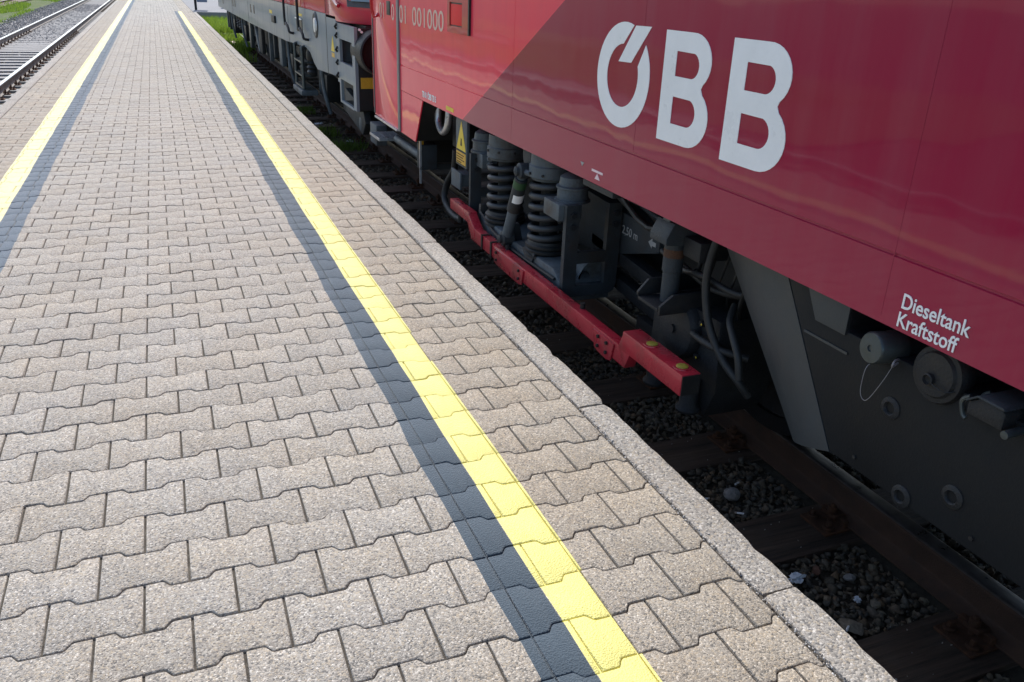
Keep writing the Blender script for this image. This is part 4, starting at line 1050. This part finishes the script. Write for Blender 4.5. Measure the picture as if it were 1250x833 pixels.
for y in (4.10, 4.76):
    for t in range(0, 360, 45):
        MB().bolt((1.90 + 0.123 * math.cos(R(t)), y + 0.123 * math.sin(R(t)), 0.56), (math.cos(R(t)), math.sin(R(t)), 0), 0.008, 0.007).build('bolt', 'iron', bogie)
MB().tube([(1.80, 4.93, 0.13), (1.78, 4.60, 0.075), (1.785, 4.2, 0.062), (1.79, 3.75, 0.07)], 0.009, 8, 4).build('pipe', 'iron', bogie, smooth=True)
# wheels and axles
def wheel(x, y, s, parent, mat='iron', rad=0.55):
    p = [(0, 0.002), (0, 0.10), (0.02, 0.13), (0.055, 0.15), (0.05, 0.40), (0.02, 0.47), (0.0, 0.47), (0.0, rad - 0.004), (0.10, rad + 0.002), (0.112, rad + 0.028), (0.135, rad + 0.024), (0.137, 0.46), (0.09, 0.42), (0.09, 0.15), (0.15, 0.12), (0.15, 0.002)]
    return MB().lathe((x - s * 0.066, y, RAIL_Z + rad), (s, 0, 0), p, 56).build('wheel', mat, parent, smooth=True)
for yw in (axle_y, 5.55):
    wheel(XR1, yw, 1, bogie); wheel(XR2, yw, -1, bogie)
    MB().cyl((XR1, yw, RAIL_Z + 0.55), (XR2, yw, RAIL_Z + 0.55), 0.09, n=16).build('axle', 'dark', bogie, smooth=True)
# red guard bar low along the bogie
gb = MB()
def bar(b, y0, y1, za0, zb0, za1, zb1, x0=1.715, x1=1.815):
    v = [(x0, y0, za0), (x1, y0, za0), (x1, y0, zb0), (x0, y0, zb0), (x0, y1, za1), (x1, y1, za1), (x1, y1, zb1), (x0, y1, zb1)]
    b.add(v, [(0, 1, 2, 3), (7, 6, 5, 4), (0, 4, 5, 1), (1, 5, 6, 2), (2, 6, 7, 3), (3, 7, 4, 0)])
bar(gb, 4.86, 2.835, -0.027, 0.058, -0.027, 0.058, 1.715, 1.770)
guard = gb.build('guard_bar', 'guard', bogie, bevel=0.006)
g2 = MB(); bar(g2, 2.87, 2.40, 0.048, 0.138, 0.048, 0.138, 1.712, 1.800); g2.build('guard_end', 'guard', guard, bevel=0.007)
MB().prism([(2.90, 0.055), (2.835, -0.025), (2.80, 0.05), (2.87, 0.12)], 'x', 1.7135, 1.768).build('guard_gusset', 'guard', guard, bevel=0.003)
g3 = MB(); bar(g3, 5.32, 4.93, 0.066, 0.136, 0.064, 0.134, 1.717, 1.775); g3.build('guard_end', 'guard', guard, bevel=0.006)
MB().prism([(4.945, 0.064), (4.865, -0.024), (4.80, 0.0), (4.80, 0.054), (4.945, 0.133)], 'x', 1.7135, 1.772).build('guard_gusset', 'guard', guard, bevel=0.003)
for y in (4.66, 4.50):
    zz = -0.027
    MB().box(1.7085, 1.774, y - 0.010, y + 0.010, zz - 0.004, zz + 0.090).build('strap', 'black', guard)
for (ya, yb) in ((4.45, 3.98), (3.13, 2.93)):
    za = -0.027
    MB().prism([(ya, za + 0.075), (ya - 0.02, za - 0.008), (ya - 0.06, za - 0.018), (yb + 0.06, za - 0.022), (yb + 0.02, za - 0.012), (yb, za + 0.075)], 'x', 1.707, 1.7145).build('joint_plate', 'guard', guard, bevel=0.002)
    for y in (ya - 0.06, yb + 0.06):
        for dz in (0.012, 0.058):
            MB().bolt((1.707, y, za + dz), (-1, 0, 0), 0.009, 0.009).build('bolt', 'black', guard)
for y in (2.70, 2.47):
    MB().lathe((1.757, y, 0.1375), (0, 0, 1), [(0, 0.036), (0.003, 0.035), (0.004, 0.026)], 22).build('cap_ring', 'guard', guard, smooth=True)
    MB().lathe((1.757, y, 0.1405), (0, 0, 1), [(0, 0.025), (0.004, 0.024), (0.006, 0.018), (0.006, 0.002)], 20).build('yellow_cap', 'cap_yellow', guard, smooth=True)
MB().box(1.715, 1.797, 2.3965, 2.3999, 0.052, 0.134).build('bar_end', 'dark', guard)
for y in (3.35, 4.35):
    MB().cyl((1.76, y, 0.05), (1.76, y, 0.085), 0.013, n=8).build('bolt', 'iron', guard)
for y in (5.25, 5.0):
    MB().cyl((1.77, y, -0.02), (1.77, y, 0.055), 0.018, n=10).build('bolt', 'iron', guard)

# ---------------------------------------------------------------- cab end: sign, hoses, step
sg = MB().box(1.815, 1.835, 5.275, 5.50, 0.335, 0.66).build('sign_plate', 'bogie_l', loco, bevel=0.003)
decal('warning_panel', [[(5.485, 0.43), (5.29, 0.43), (5.29, 0.345), (5.485, 0.345)]], 'sign_orange', sg, 0.0015, x=1.815)
decal('warning_triangle', [[(5.485, 0.445), (5.387, 0.635), (5.29, 0.445)]], 'sign_yellow', sg, 0.0015, x=1.815)
decal('symbol', [[(5.40, 0.475), (5.39, 0.525), (5.375, 0.52), (5.37, 0.475)]], 'black', sg, 0.003, x=1.815)
for z in (0.437, 0.3495):
    MB().box(1.811, 1.8135, 5.29, 5.485, z - 0.0025, z + 0.0025).build('border', 'black', sg)
for z, w_ in ((0.413, 0.15), (0.396, 0.13), (0.379, 0.16), (0.362, 0.10)):
    MB().box(1.8115, 1.8137, 5.475 - w_, 5.475, z - 0.003, z + 0.002).build('print', 'rust', sg)
cl = MB(); cl.box(1.84, 1.93, 5.44, 5.60, 0.18, 0.26); cl.box(1.82, 1.838, 5.42, 5.62, 0.16, 0.28); cl.build('cable_clamp', 'bogie_l', loco, bevel=0.006)
MB().box(1.85, 1.93, 5.53, 5.62, 0.50, 0.62).build('valve', 'bogie_l', loco, bevel=0.012)
MB().lathe((1.86, 5.56, 0.45), (0, 0, -1), [(0, 0.012), (0.01, 0.022), (0.045, 0.024), (0.06, 0.012)], 16).build('valve_knob', 'guard', loco, smooth=True)
MB().box(1.95, 2.12, 5.70, 6.0, 0.36, 0.66).build('junction_box', 'iron', loco, bevel=0.01)
MB().tube([(1.93, 5.85, 0.36), (1.94, 5.92, 0.20), (1.93, 6.06, 0.06), (1.91, 6.05, -0.06), (1.90, 5.80, -0.12), (1.90, 5.5, -0.08), (1.95, 5.25, 0.05)], 0.026, 12, 6).build('jumper_hose', 'rubber', loco, smooth=True)
MB().tube([(1.90, 6.17, 0.67), (1.89, 6.16, 0.52), (1.89, 6.05, 0.455), (1.89, 5.93, 0.52), (1.90, 5.92, 0.67)], 0.026, 12, 6).build('pipe_loop', 'steel', loco, smooth=True)
MB().box(1.80, 1.815, 6.36, 6.375, 0.0, 0.34).build('skirt_strut', 'steel', loco)
MB().tube([(1.86, 7.30, 0.19), (1.86, 6.50, 0.19)], 0.035, 12).build('air_pipe', 'bogie_l', loco, smooth=True)
MB().tube([(1.93, 7.30, 0.24), (1.93, 6.6, 0.26)], 0.03, 12).build('air_pipe', 'iron', loco, smooth=True)
MB().box(1.82, 1.95, 6.38, 6.52, 0.10, 0.30).build('pipe_valve', 'bogie', loco, bevel=0.012)
MB().cyl((1.83, 6.42, 0.26), (1.83, 6.42, 0.34), 0.02, n=10).build('brass_fitting', 'sign_orange', loco)
st = MB()
st.box(1.72, 1.95, 7.40, 7.78, 0.155, 0.165)
for k in range(7): st.box(1.725, 1.945, 7.415 + k * 0.055, 7.425 + k * 0.055, 0.166, 0.180)
for k in range(4): st.box(1.72 + k * 0.072, 1.728 + k * 0.072, 7.40, 7.78, 0.1665, 0.178)
st.build('step', 'steel', loco, bevel=0.0)
MB().box(1.80, 1.90, 7.85, 8.12, 0.03, 0.22).build('snow_plough_wing', 'bogie_l', loco, bevel=0.01)
MB().box(2.0, 4.5, 7.0, 7.95, 0.02, 0.44).build('buffer_beam', 'dark', loco, bevel=0.03)
for xb in (XC - 0.875, XC + 0.875):
    MB().lathe((xb, 7.9, 0.69), (0, 1, 0), [(0, 0.12), (0.3, 0.12), (0.302, 0.09), (0.36, 0.09), (0.362, 0.22), (0.385, 0.225), (0.395, 0.002)], 28).build('buffer', 'dark', loco, smooth=True)

# ------------------------------------------------------------------ second locomotive, grey below and red above
loco2 = thing('locomotive', (XC, 17, RAIL_Z), 'grey and red locomotive coupled behind with steps and ladder', 'locomotive')
LE = 28.0
MB().prism([(9.40, 0.50), (10.70, 0.445), (10.95, 0.50), (11.2, 0.60), (11.55, 0.64), (13.4, 0.585), (18.5, 0.56), (LE, 0.545), (LE, 1.085), (9.40, 1.11)], 'x', XT, 2 * XC - XT).build('side_skirt', 'grey2', loco2, bevel=0.004)
p2 = [(XT, 1.112), (XT, 2.3), (1.85, 2.6), (2.1, 3.2), (2.4, 3.45), (XC, 3.52)]
p2 = p2 + [(2 * XC - x, z) for x, z in p2[-2::-1]]
MB().prism(p2, 'y', 10.0, LE).build('body', 'red2', loco2, bevel=0.003)
b = MB()
lo = [(XT, 9.998), (XT, 9.25), (1.80, 8.95), (1.98, 8.62), (2.3, 8.45), (XC, 8.40)]; hi = [(XT, 9.998), (XT, 9.45), (1.83, 9.2), (2.05, 8.95), (2.4, 8.85), (XC, 8.80)]; tp = [(2.2, 9.998), (2.2, 9.9), (2.22, 9.8), (2.35, 9.7), (2.6, 9.65), (XC, 9.6)]
sect = []
for pts, z in ((lo, 1.06), (lo, 1.30), (hi, 2.2), (tp, 3.35)):
    sect.append([(x, y, z) for x, y in pts] + [(2 * XC - x, y, z) for x, y in pts[-2::-1]])
nn = len(sect[0]); vv = [p for s_ in sect for p in s_]; ff = []
for k in range(3): ff += [(k * nn + i, k * nn + i + 1, (k + 1) * nn + i + 1, (k + 1) * nn + i) for i in range(nn - 1)] + [(k * nn + nn - 1, k * nn, (k + 1) * nn, (k + 1) * nn + nn - 1)]
ff += [tuple(range(nn)), tuple(range(4 * nn - 1, 3 * nn - 1, -1))]
nose = b.add(vv, ff).build('cab_nose', 'red2', loco2, bevel=0.02)
# wrap-round windscreen: black surround and glass
def screen(name, off, z0, z1, mat, parent, trim):
    q = [(1.80, 8.95), (1.98, 8.62), (2.3, 8.45), (XC, 8.40), (2 * XC - 2.3, 8.45), (2 * XC - 1.98, 8.62), (2 * XC - 1.80, 8.95)]
    q2 = [(1.83, 9.2), (2.05, 8.95), (2.4, 8.85), (XC, 8.80), (2 * XC - 2.4, 8.85), (2 * XC - 2.05, 8.95), (2 * XC - 1.83, 9.2)]
    V = []
    for z in (z0, z1):
        t = (z - 1.30) / 0.9; t = max(t, 0)
        for i, (a_, c_) in enumerate(zip(q, q2)):
            x = a_[0] + (c_[0] - a_[0]) * t; y = a_[1] + (c_[1] - a_[1]) * t
            if i == 0: x += trim * 0.5; y -= trim
            if i == 6: x -= trim * 0.5; y -= trim
            sx = -1 if i < 3 else (1 if i > 3 else 0)
            V.append((x + sx * off * 0.7, y - off, z))
    F = [(i, i + 1, 8 + i, 7 + i) for i in range(6)]
    n0 = len(V); V += [(x, y + 0.03, z) for x, y, z in V]; F += [tuple(i + n0 for i in f[::-1]) for f in F] + [(0, 7, 7 + n0, n0), (6, 6 + n0, 13 + n0, 13)] + [(i, i + n0, i + 1 + n0, i + 1) for i in range(6)] + [(7 + i, 8 + i, 8 + i + n0, 7 + i + n0) for i in range(6)]
    return MB().add(V, F).build(name, mat, parent)
sc_ = screen('windscreen_surround', 0.012, 1.22, 2.1, 'seal', nose, 0.0)
screen('windscreen', 0.02, 1.275, 2.05, 'glass', sc_, 0.06)
MB().box(1.9, 4.6, 8.62, 10.0, 1.02, 1.055).build('nose_gap', 'black', loco2)
MB().tube([(XT - 0.012, 9.62, 1.6), (XT - 0.016, 9.52, 1.36), (XT - 0.016, 9.32, 1.26), (XT - 0.016, 9.12, 1.22)], 0.02, 8, 4).build('grab_rail', 'guard', loco2, smooth=True)
# stepped corner housing
hs_ = MB()
for (ya, yb, za, zb_) in ((8.47, 8.60, 0.26, 1.05), (9.235, 9.396, 0.45, 1.05), (8.60, 9.235, 0.90, 1.05), (8.60, 9.235, 0.495, 0.67)):
    hs_.box(XT, XT + 0.03, ya, yb, za, zb_)
hs_.box(XT, XT + 0.03, 9.235, 9.30, 0.25, 0.45); hs_.box(XT, XT + 0.03, 8.60, 9.235, 0.25, 0.275)
house = hs_.build('step_housing', 'grey2', loco2)
MB().box(XT + 0.031, XT + 0.22, 8.60, 9.235, 0.64, 0.668).build('step', 'dark', house)
MB().box(XT + 0.031, XT + 0.24, 8.60, 9.235, 0.24, 0.268).build('step', 'dark', house)
MB().box(XT + 0.30, XT + 0.34, 8.48, 9.38, 0.27, 1.04).build('step_back', 'dark', house)
MB().box(XT + 0.031, XT + 0.30, 8.47, 8.50, 0.27, 1.045).build('step_side', 'dark', house)
for z in (0.50, 0.63, 0.76, 0.90, 0.99):
    MB().tube([(XT - 0.002, 9.36, z), (XT - 0.02, 9.345, z + 0.02), (XT - 0.002, 9.33, z + 0.05)], 0.013, 6).build('hinge', 'iron', house, smooth=True)
MB().lathe((1.955, 8.46, 0.83), (0, -1, 0), [(-0.2, 0.21), (0.20, 0.21), (0.24, 0.205), (0.25, 0.19), (0.20, 0.175), (0.05, 0.17), (0.05, 0.002)], 36).build('bumper_drum', 'iron', loco2, smooth=True)
MB().lathe((1.955, 8.42, 0.83), (0, -1, 0), [(0, 0.168), (0.03, 0.165), (0.04, 0.01)], 30).build('drum_core', 'dark', loco2, smooth=True)
MB().box(1.86, 4.6, 8.50, 8.62, 0.28, 1.04).build('front_plate', 'dark', loco2)
MB().box(1.80, 2.2, 8.465, 8.499, 0.48, 0.585).build('amber_panel', 'sign_orange', loco2)
for k in range(5): MB().cyl((1.80 + 0.02 * k, 8.44, 1.03 - 0.02 * k), (1.80 + 0.02 * k, 8.47, 1.03 - 0.02 * k), 0.012, n=8).build('bolt', 'white', loco2)
# door seam, warning sign, round lamp, ports
for ys in (9.97, 13.05, 18.9, 22.9):
    MB().box(XT - 0.002, XT + 0.001, ys - 0.008, ys + 0.008, 0.60 if ys > 10 else 0.46, 1.08).build('panel_joint', 'iron', loco2)
for ys in (9.97, 13.05, 16.2, 20.0):
    MB().box(XT - 0.002, XT + 0.001, ys - 0.008, ys + 0.008, 1.12, 2.2).build('panel_joint', 'iron', loco2)
decal('warning_triangle', [[(9.72, 0.74), (9.62, 0.90), (9.52, 0.74)]], 'sign_yellow', loco2)
decal('warning_panel', [[(9.70, 0.725), (9.54, 0.725), (9.54, 0.68), (9.70, 0.68)]], 'sign_orange', loco2)
lamp = MB().lathe((XT + 0.0005, 10.66, 0.955), (-1, 0, 0), [(0, 0.15), (0.006, 0.15), (0.02, 0.13), (0.012, 0.10), (0.006, 0.002)], 28).build('side_port', 'seal', loco2, smooth=True)
MB().lathe((XT - 0.013, 10.60, 0.955), (-1, 0, 0), [(0, 0.085), (0.02, 0.08), (0.03, 0.002)], 20).build('port_plug', 'lamp_white', lamp, smooth=True)
for yy, zz in ((18.35, 0.85), (17.75, 0.855), (22.6, 0.81), (22.0, 0.82), (25.9, 0.76)):
    MB().box(XT - 0.004, XT + 0.0005, yy - 0.10, yy + 0.10, zz - 0.075, zz + 0.075).build('vent_slot', 'black', loco2, bevel=0.002)
MB().box(XT - 0.03, XT + 0.0005, 14.45, 14.85, 0.775, 0.885).build('socket_box', 'iron', loco2, bevel=0.01)
MB().box(XT - 0.002, XT + 0.0005, 14.9, 15.25, 0.90, 0.95).build('marking', 'sign_yellow', loco2)
MB().box(XT - 0.002, XT + 0.0005, 11.72, 12.05, 1.0, 1.03).build('marking', 'sign_yellow', loco2)
# door recess, handrails, ladder
dr = MB().box(XT - 0.006, XT + 0.0005, 11.72, 12.22, 0.80, 0.955).build('foothold', 'black', loco2)
MB().box(XT - 0.02, XT - 0.0065, 11.70, 12.24, 0.957, 0.972).build('foothold_edge', 'white', dr)
for yy in (12.90, 11.62):
    MB().tube([(XT - 0.07, yy, 2.0), (XT - 0.07, yy, 0.94), (XT - 0.07, yy - 0.12, 0.87), (XT - 0.065, yy - 0.30, 0.81), (XT - 0.06, yy - 0.36, 0.76), (XT, yy - 0.36, 0.745)], 0.017, 8, 3).build('handrail', 'iron', loco2, smooth=True)
MB().box(XT - 0.005, XT + 0.0005, 11.75, 12.6, 1.115, 2.2).build('cab_door', 'red2', loco2)
ld = MB()
for yy in (12.30, 11.66): ld.tube([(XT + 0.05, yy, 0.64), (XT - 0.03, yy, 0.63), (XT - 0.035, yy, 0.58), (XT - 0.035, yy, 0.10)], 0.022, 8, 3)
for zz in (0.44, 0.27, 0.12): ld.box(XT - 0.055, XT + 0.06, 11.66, 12.30, zz - 0.012, zz + 0.008)
ladder = ld.build('ladder', 'alu', loco2, smooth=True)
MB().box(XT - 0.08, XT + 0.14, 11.60, 12.38, 0.02, 0.085).build('bottom_step', 'bogie_l', ladder, bevel=0.01)
# running gear
for cyb in (12.9, 23.6):
    bg_ = MB().prism([(cyb - 2.3, 0.30), (cyb - 0.9, 0.34), (cyb - 0.6, 0.16), (cyb + 0.6, 0.16), (cyb + 0.9, 0.34), (cyb + 2.3, 0.30), (cyb + 2.3, 0.46), (cyb - 2.3, 0.46)], 'x', 2.02, 2.30).build('bogie', 'dark', loco2, bevel=0.02)
    for yw in (cyb - 1.5, cyb + 1.5):
        wheel(XR1, yw, 1, bg_, 'dark'); wheel(XR2, yw, -1, bg_, 'dark')
        MB().prism([(yw - 0.2, -0.02), (yw + 0.2, -0.02), (yw + 0.25, 0.33), (yw - 0.25, 0.33)], 'x', 1.93, 2.15).build('axle_box', 'iron', bg_, bevel=0.02)
        MB().cyl((1.99, yw + 0.42, 0.02), (1.99, yw + 0.36, 0.55), 0.05, n=14).build('damper', 'bogie_l', bg_, smooth=True)
        MB().tube([(1.86, yw - 0.34, 0.55), (1.86, yw - 0.42, 0.2), (1.92, yw - 0.5, -0.12)], 0.025, 8, 3).build('sand_pipe', 'bogie_l', bg_, smooth=True)
    for k in (-0.35, 0.35):
        MB().lathe((2.02, cyb + k, 0.18), (0, 0, 1), [(0, 0.11), (0.05, 0.12), (0.08, 0.10), (0.11, 0.12), (0.14, 0.10), (0.17, 0.12), (0.20, 0.10), (0.23, 0.12), (0.3, 0.12), (0.36, 0.1)], 20).build('coil_spring', 'iron', bg_, smooth=True)
for (yy, w_, m_, zz) in ((15.2, 0.35, 'bogie_l', 0.05), (16.2, 0.10, 'bogie', 0.1), (16.9, 0.12, 'bogie_l', -0.02), (20.4, 0.30, 'alu', -0.05), (19.2, 0.14, 'bogie', 0.1), (18.2, 0.6, 'dark', 0.0), (26.2, 0.12, 'bogie', 0.0), (26.9, 0.14, 'bogie_l', 0.02)):
    MB().box(1.90, 1.97, yy, yy + w_, zz, 0.54).build('underframe_strut', m_, loco2, bevel=0.008)
MB().tube([(1.93, 19.4, 0.5), (1.93, 19.0, 0.25), (1.93, 18.7, 0.0)], 0.05, 8).build('brace', 'bogie_l', loco2, smooth=True)
MB().box(2.1, 4.4, 9.6, LE - 0.2, 0.12, 0.58).build('underframe', 'dark', loco2)
MB().box(1.98, 2.4, 9.5, 10.4, 0.0, 0.40).build('snow_plough', 'dark', loco2, bevel=0.03)
MB().prism([(9.6, 0.10), (8.75, -0.02), (8.6, 0.12), (8.7, 0.24), (9.6, 0.36)], 'x', 1.86, 1.93).build('rail_guard', 'bogie', loco2, bevel=0.01)
MB().lathe((1.92, 8.85, 0.08), (-1, 0, 0), [(0, 0.10), (0.04, 0.10), (0.06, 0.07), (0.065, 0.002)], 22).build('guard_roller', 'bogie_l', loco2, smooth=True)

# ------------------------------------------------------------------ far end objects
sgn = thing('notice_board', (1.62, 39.2, 0), 'blue grey notice board on a slim post at the platform end', 'sign')
MB().cyl((1.55, 39.2, -0.002), (1.55, 39.2, 2.6), 0.05, n=14).build('post', 'iron', sgn, smooth=True)
MB().box(1.61, 2.02, 39.17, 39.23, 0.30, 1.9).build('board', 'bluegrey', sgn, bevel=0.01)
MB().box(1.575, 1.61, 39.18, 39.22, 0.6, 0.66).build('bracket', 'iron', sgn); MB().box(1.575, 1.61, 39.18, 39.22, 1.5, 1.56).build('bracket', 'iron', sgn)
cabn = thing('utility_cabinet', (3.05, 42.5, 0), 'plum coloured cabinet standing on the pale apron', 'cabinet')
MB().box(2.80, 3.30, 42.2, 42.8, 0.0, 1.5).build('case', 'purple', cabn, bevel=0.02)
MB().box(2.83, 3.27, 42.19, 42.2, 0.62, 0.68).build('stripe', 'apron', cabn)
MB().box(2.77, 3.33, 42.17, 42.83, 1.5, 1.56).build('lid', 'purple', cabn, bevel=0.01)
for (px, py, rz, ln, lb) in ((2.02, 33.0, 0.06, 2.6, 'pale plank lying in the grass nearest the apron'), (2.20, 33.9, 0.10, 1.6, 'shorter pale plank lying half behind another in the grass'), (2.09, 28.1, 0.05, 1.3, 'single pale plank lying at the end of the grass by the train')):
    o = MB().box(-0.09, 0.09, -ln / 2, ln / 2, 0, 0.07).build('plank', 'plank', None, bevel=0.006)
    o.location = (px, py, -0.36 if py > 30 else -0.55); o.rotation_euler = (0, 0, rz); tag(o, lb, 'plank')

# ------------------------------------------------------------------ plants
r = np.random.default_rng(31)
def gpts(x0, x1, y0, y1, n, z): return np.column_stack([r.uniform(x0, x1, n), r.uniform(y0, y1, n), np.full(n, z)])
Pg = np.concatenate([gpts(1.47, 3.0, 25.5, 37.2, 9000, -0.50), gpts(1.47, 2.2, 22.5, 27, 900, -0.58)])
dens = np.array([mnoise.noise((p[0] * 0.9, p[1] * 0.5, 1.7)) for p in Pg]); Pg = Pg[(dens > -0.25) | (Pg[:, 1] > 31)]
Pg[:, 2] = np.where(Pg[:, 1] > 30.5, -0.36, -0.56)
tag(blades('grass', Pg, 0.06, 0.30, 0.012, 'grass', 3), 'tall green grass growing beside the platform end', 'grass', kind='stuff')
Pl = gpts(-11, -5.5, 14, 75, 34000, -0.60)
dens = np.array([mnoise.noise((p[0] * 0.8, p[1] * 0.11, 5.7)) for p in Pl]); Pl = Pl[dens > -0.22]
tag(blades('grass', Pl, 0.05, 0.18, 0.022, 'grass', 4), 'patchy green grass on the verge beyond the empty track', 'grass', kind='stuff')
def weed(x, y, n, rad, h, label, seed, z=-0.58):
    rr = np.random.default_rng(seed)
    P = np.column_stack([x + rr.normal(0, rad, n).clip(-1.6 * rad, 1.6 * rad), y + rr.normal(0, rad * 1.2, n).clip(-2 * rad, 2 * rad), np.full(n, z)])
    return tag(blades('weed', P, h * 0.4, h, 0.008, 'weed', seed, 0.9), label, 'weed')
weed(1.98, 12.0, 240, 0.13, 0.16, 'weed clump between kerb and rail opposite the aluminium ladder', 41)
weed(2.12, 10.9, 240, 0.13, 0.16, 'weed clump beside the rail between ladder and yellow warning triangle', 42)
weed(2.05, 14.2, 200, 0.10, 0.13, 'small weed tuft by the rail below the dark socket box', 44)
weed(1.62, 20.5, 180, 0.09, 0.18, 'weed clump at the kerb far along the grey locomotive', 45)

# ------------------------------------------------------------------ loose things on the ballast
def lump(name, loc, sz, mat, label, cat, seed, pts=26, group=None):
    rr = np.random.default_rng(seed); bm = bmesh.new()
    p = rr.normal(size=(pts, 3)); p /= np.linalg.norm(p, axis=1)[:, None]; p *= rr.uniform(0.85, 1.08, (pts, 1)); p *= np.array(sz)
    bmesh.ops.convex_hull(bm, input=[bm.verts.new(q) for q in p])
    bmesh.ops.delete(bm, geom=[v for v in bm.verts if not v.link_faces], context='VERTS')
    me = bpy.data.meshes.new(name); bm.to_mesh(me); bm.free(); me.materials.append(MT[mat])
    o = bpy.data.objects.new(name, me); col.objects.link(o); o.location = loc; o.rotation_euler = (0, 0, seed)
    return tag(o, label, cat, group)
lump('stone', (2.125, 2.495, -0.548), (0.040, 0.036, 0.030), 'pale_stone', 'fist-sized pale grey stone on dark ballast', 'stone', 3, 60)
lump('stone', (2.045, 1.655, -0.556), (0.052, 0.036, 0.016), 'tan_stone', 'flat tan stone beside a wooden sleeper', 'stone', 5, 22)
lump('stone', (2.118, 1.93, -0.545), (0.018, 0.034, 0.024), 'red_stone', 'reddish brown stone next to crumpled paper', 'stone', 6, 16)
lump('stone', (2.215, 1.725, -0.560), (0.022, 0.020, 0.014), 'tan_stone', 'small rounded yellowish stone near the rail', 'stone', 8, 24)
lump('stone', (2.235, 1.88, -0.562), (0.026, 0.018, 0.014), 'pale_stone', 'smooth pinkish white pebble between paper and rail', 'pebble', 9, 40)
def crumple(loc, s, seed, label):
    rr = random.Random(seed); bm = bmesh.new(); bmesh.ops.create_icosphere(bm, subdivisions=3, radius=1)
    for v in bm.verts:
        q = v.co.copy(); f = 1 + 0.55 * mnoise.cell(q * 2.2 + Vector((seed, 0, 0))) - 0.25 + 0.3 * mnoise.noise(q * 4 + Vector((0, seed, 0)))
        v.co = Vector((q.x * f * s[0], q.y * f * s[1], q.z * f * s[2]))
    me = bpy.data.meshes.new('paper_scrap'); bm.to_mesh(me); bm.free(); me.materials.append(MT['paper'])
    o = bpy.data.objects.new('paper_scrap', me); col.objects.link(o); o.location = loc; return tag(o, label, 'paper')
crumple((2.028, 1.937, -0.553), (0.032, 0.026, 0.017), 4, 'crumpled bluish white paper on dark ballast')
crumple((2.172, 1.77, -0.562), (0.014, 0.012, 0.009), 9, 'tiny white paper bit beside a brown stone')
crumple((2.23, 11.35, -0.55), (0.05, 0.05, 0.02), 12, 'white paper scrap against the rail among weeds')
crumple((2.09, 12.9, -0.55), (0.06, 0.05, 0.02), 15, 'white paper scrap on ballast opposite the aluminium ladder')
for k, (x, y, a_, lb) in enumerate(((2.015, 1.652, 0.6, 'cigarette butt lying against the flat tan stone'), (1.99, 2.50, 0.1, 'cigarette butt on ballast between kerb and fist-sized pale stone'), (1.955, 1.60, 1.9, 'cigarette butt between the flat tan stone and the kerb'), (2.07, 2.36, 2.4, 'cigarette butt at the edge of the sleeper near the pale stone'), (1.96, 1.95, 1.2, 'cigarette butt between crumpled paper and kerb'), (2.20, 2.56, 0.4, 'cigarette butt between fist-sized pale stone and rail'))):
    b = MB(); b.cyl((-0.017, 0, 0), (0.012, 0, 0), 0.0042, n=10)
    o = b.build('cigarette_butt', 'white', None, smooth=True); o.location = (x, y, -0.548); o.rotation_euler = (0, 0.1, a_)
    MB_f = MB().cyl((0.0122, 0, 0), (0.022, 0, 0), 0.0042, n=10).build('filter', 'plank', None, smooth=True); MB_f.parent = o
    tag(o, lb, 'cigarette butt', 'cigarette butts on the ballast')
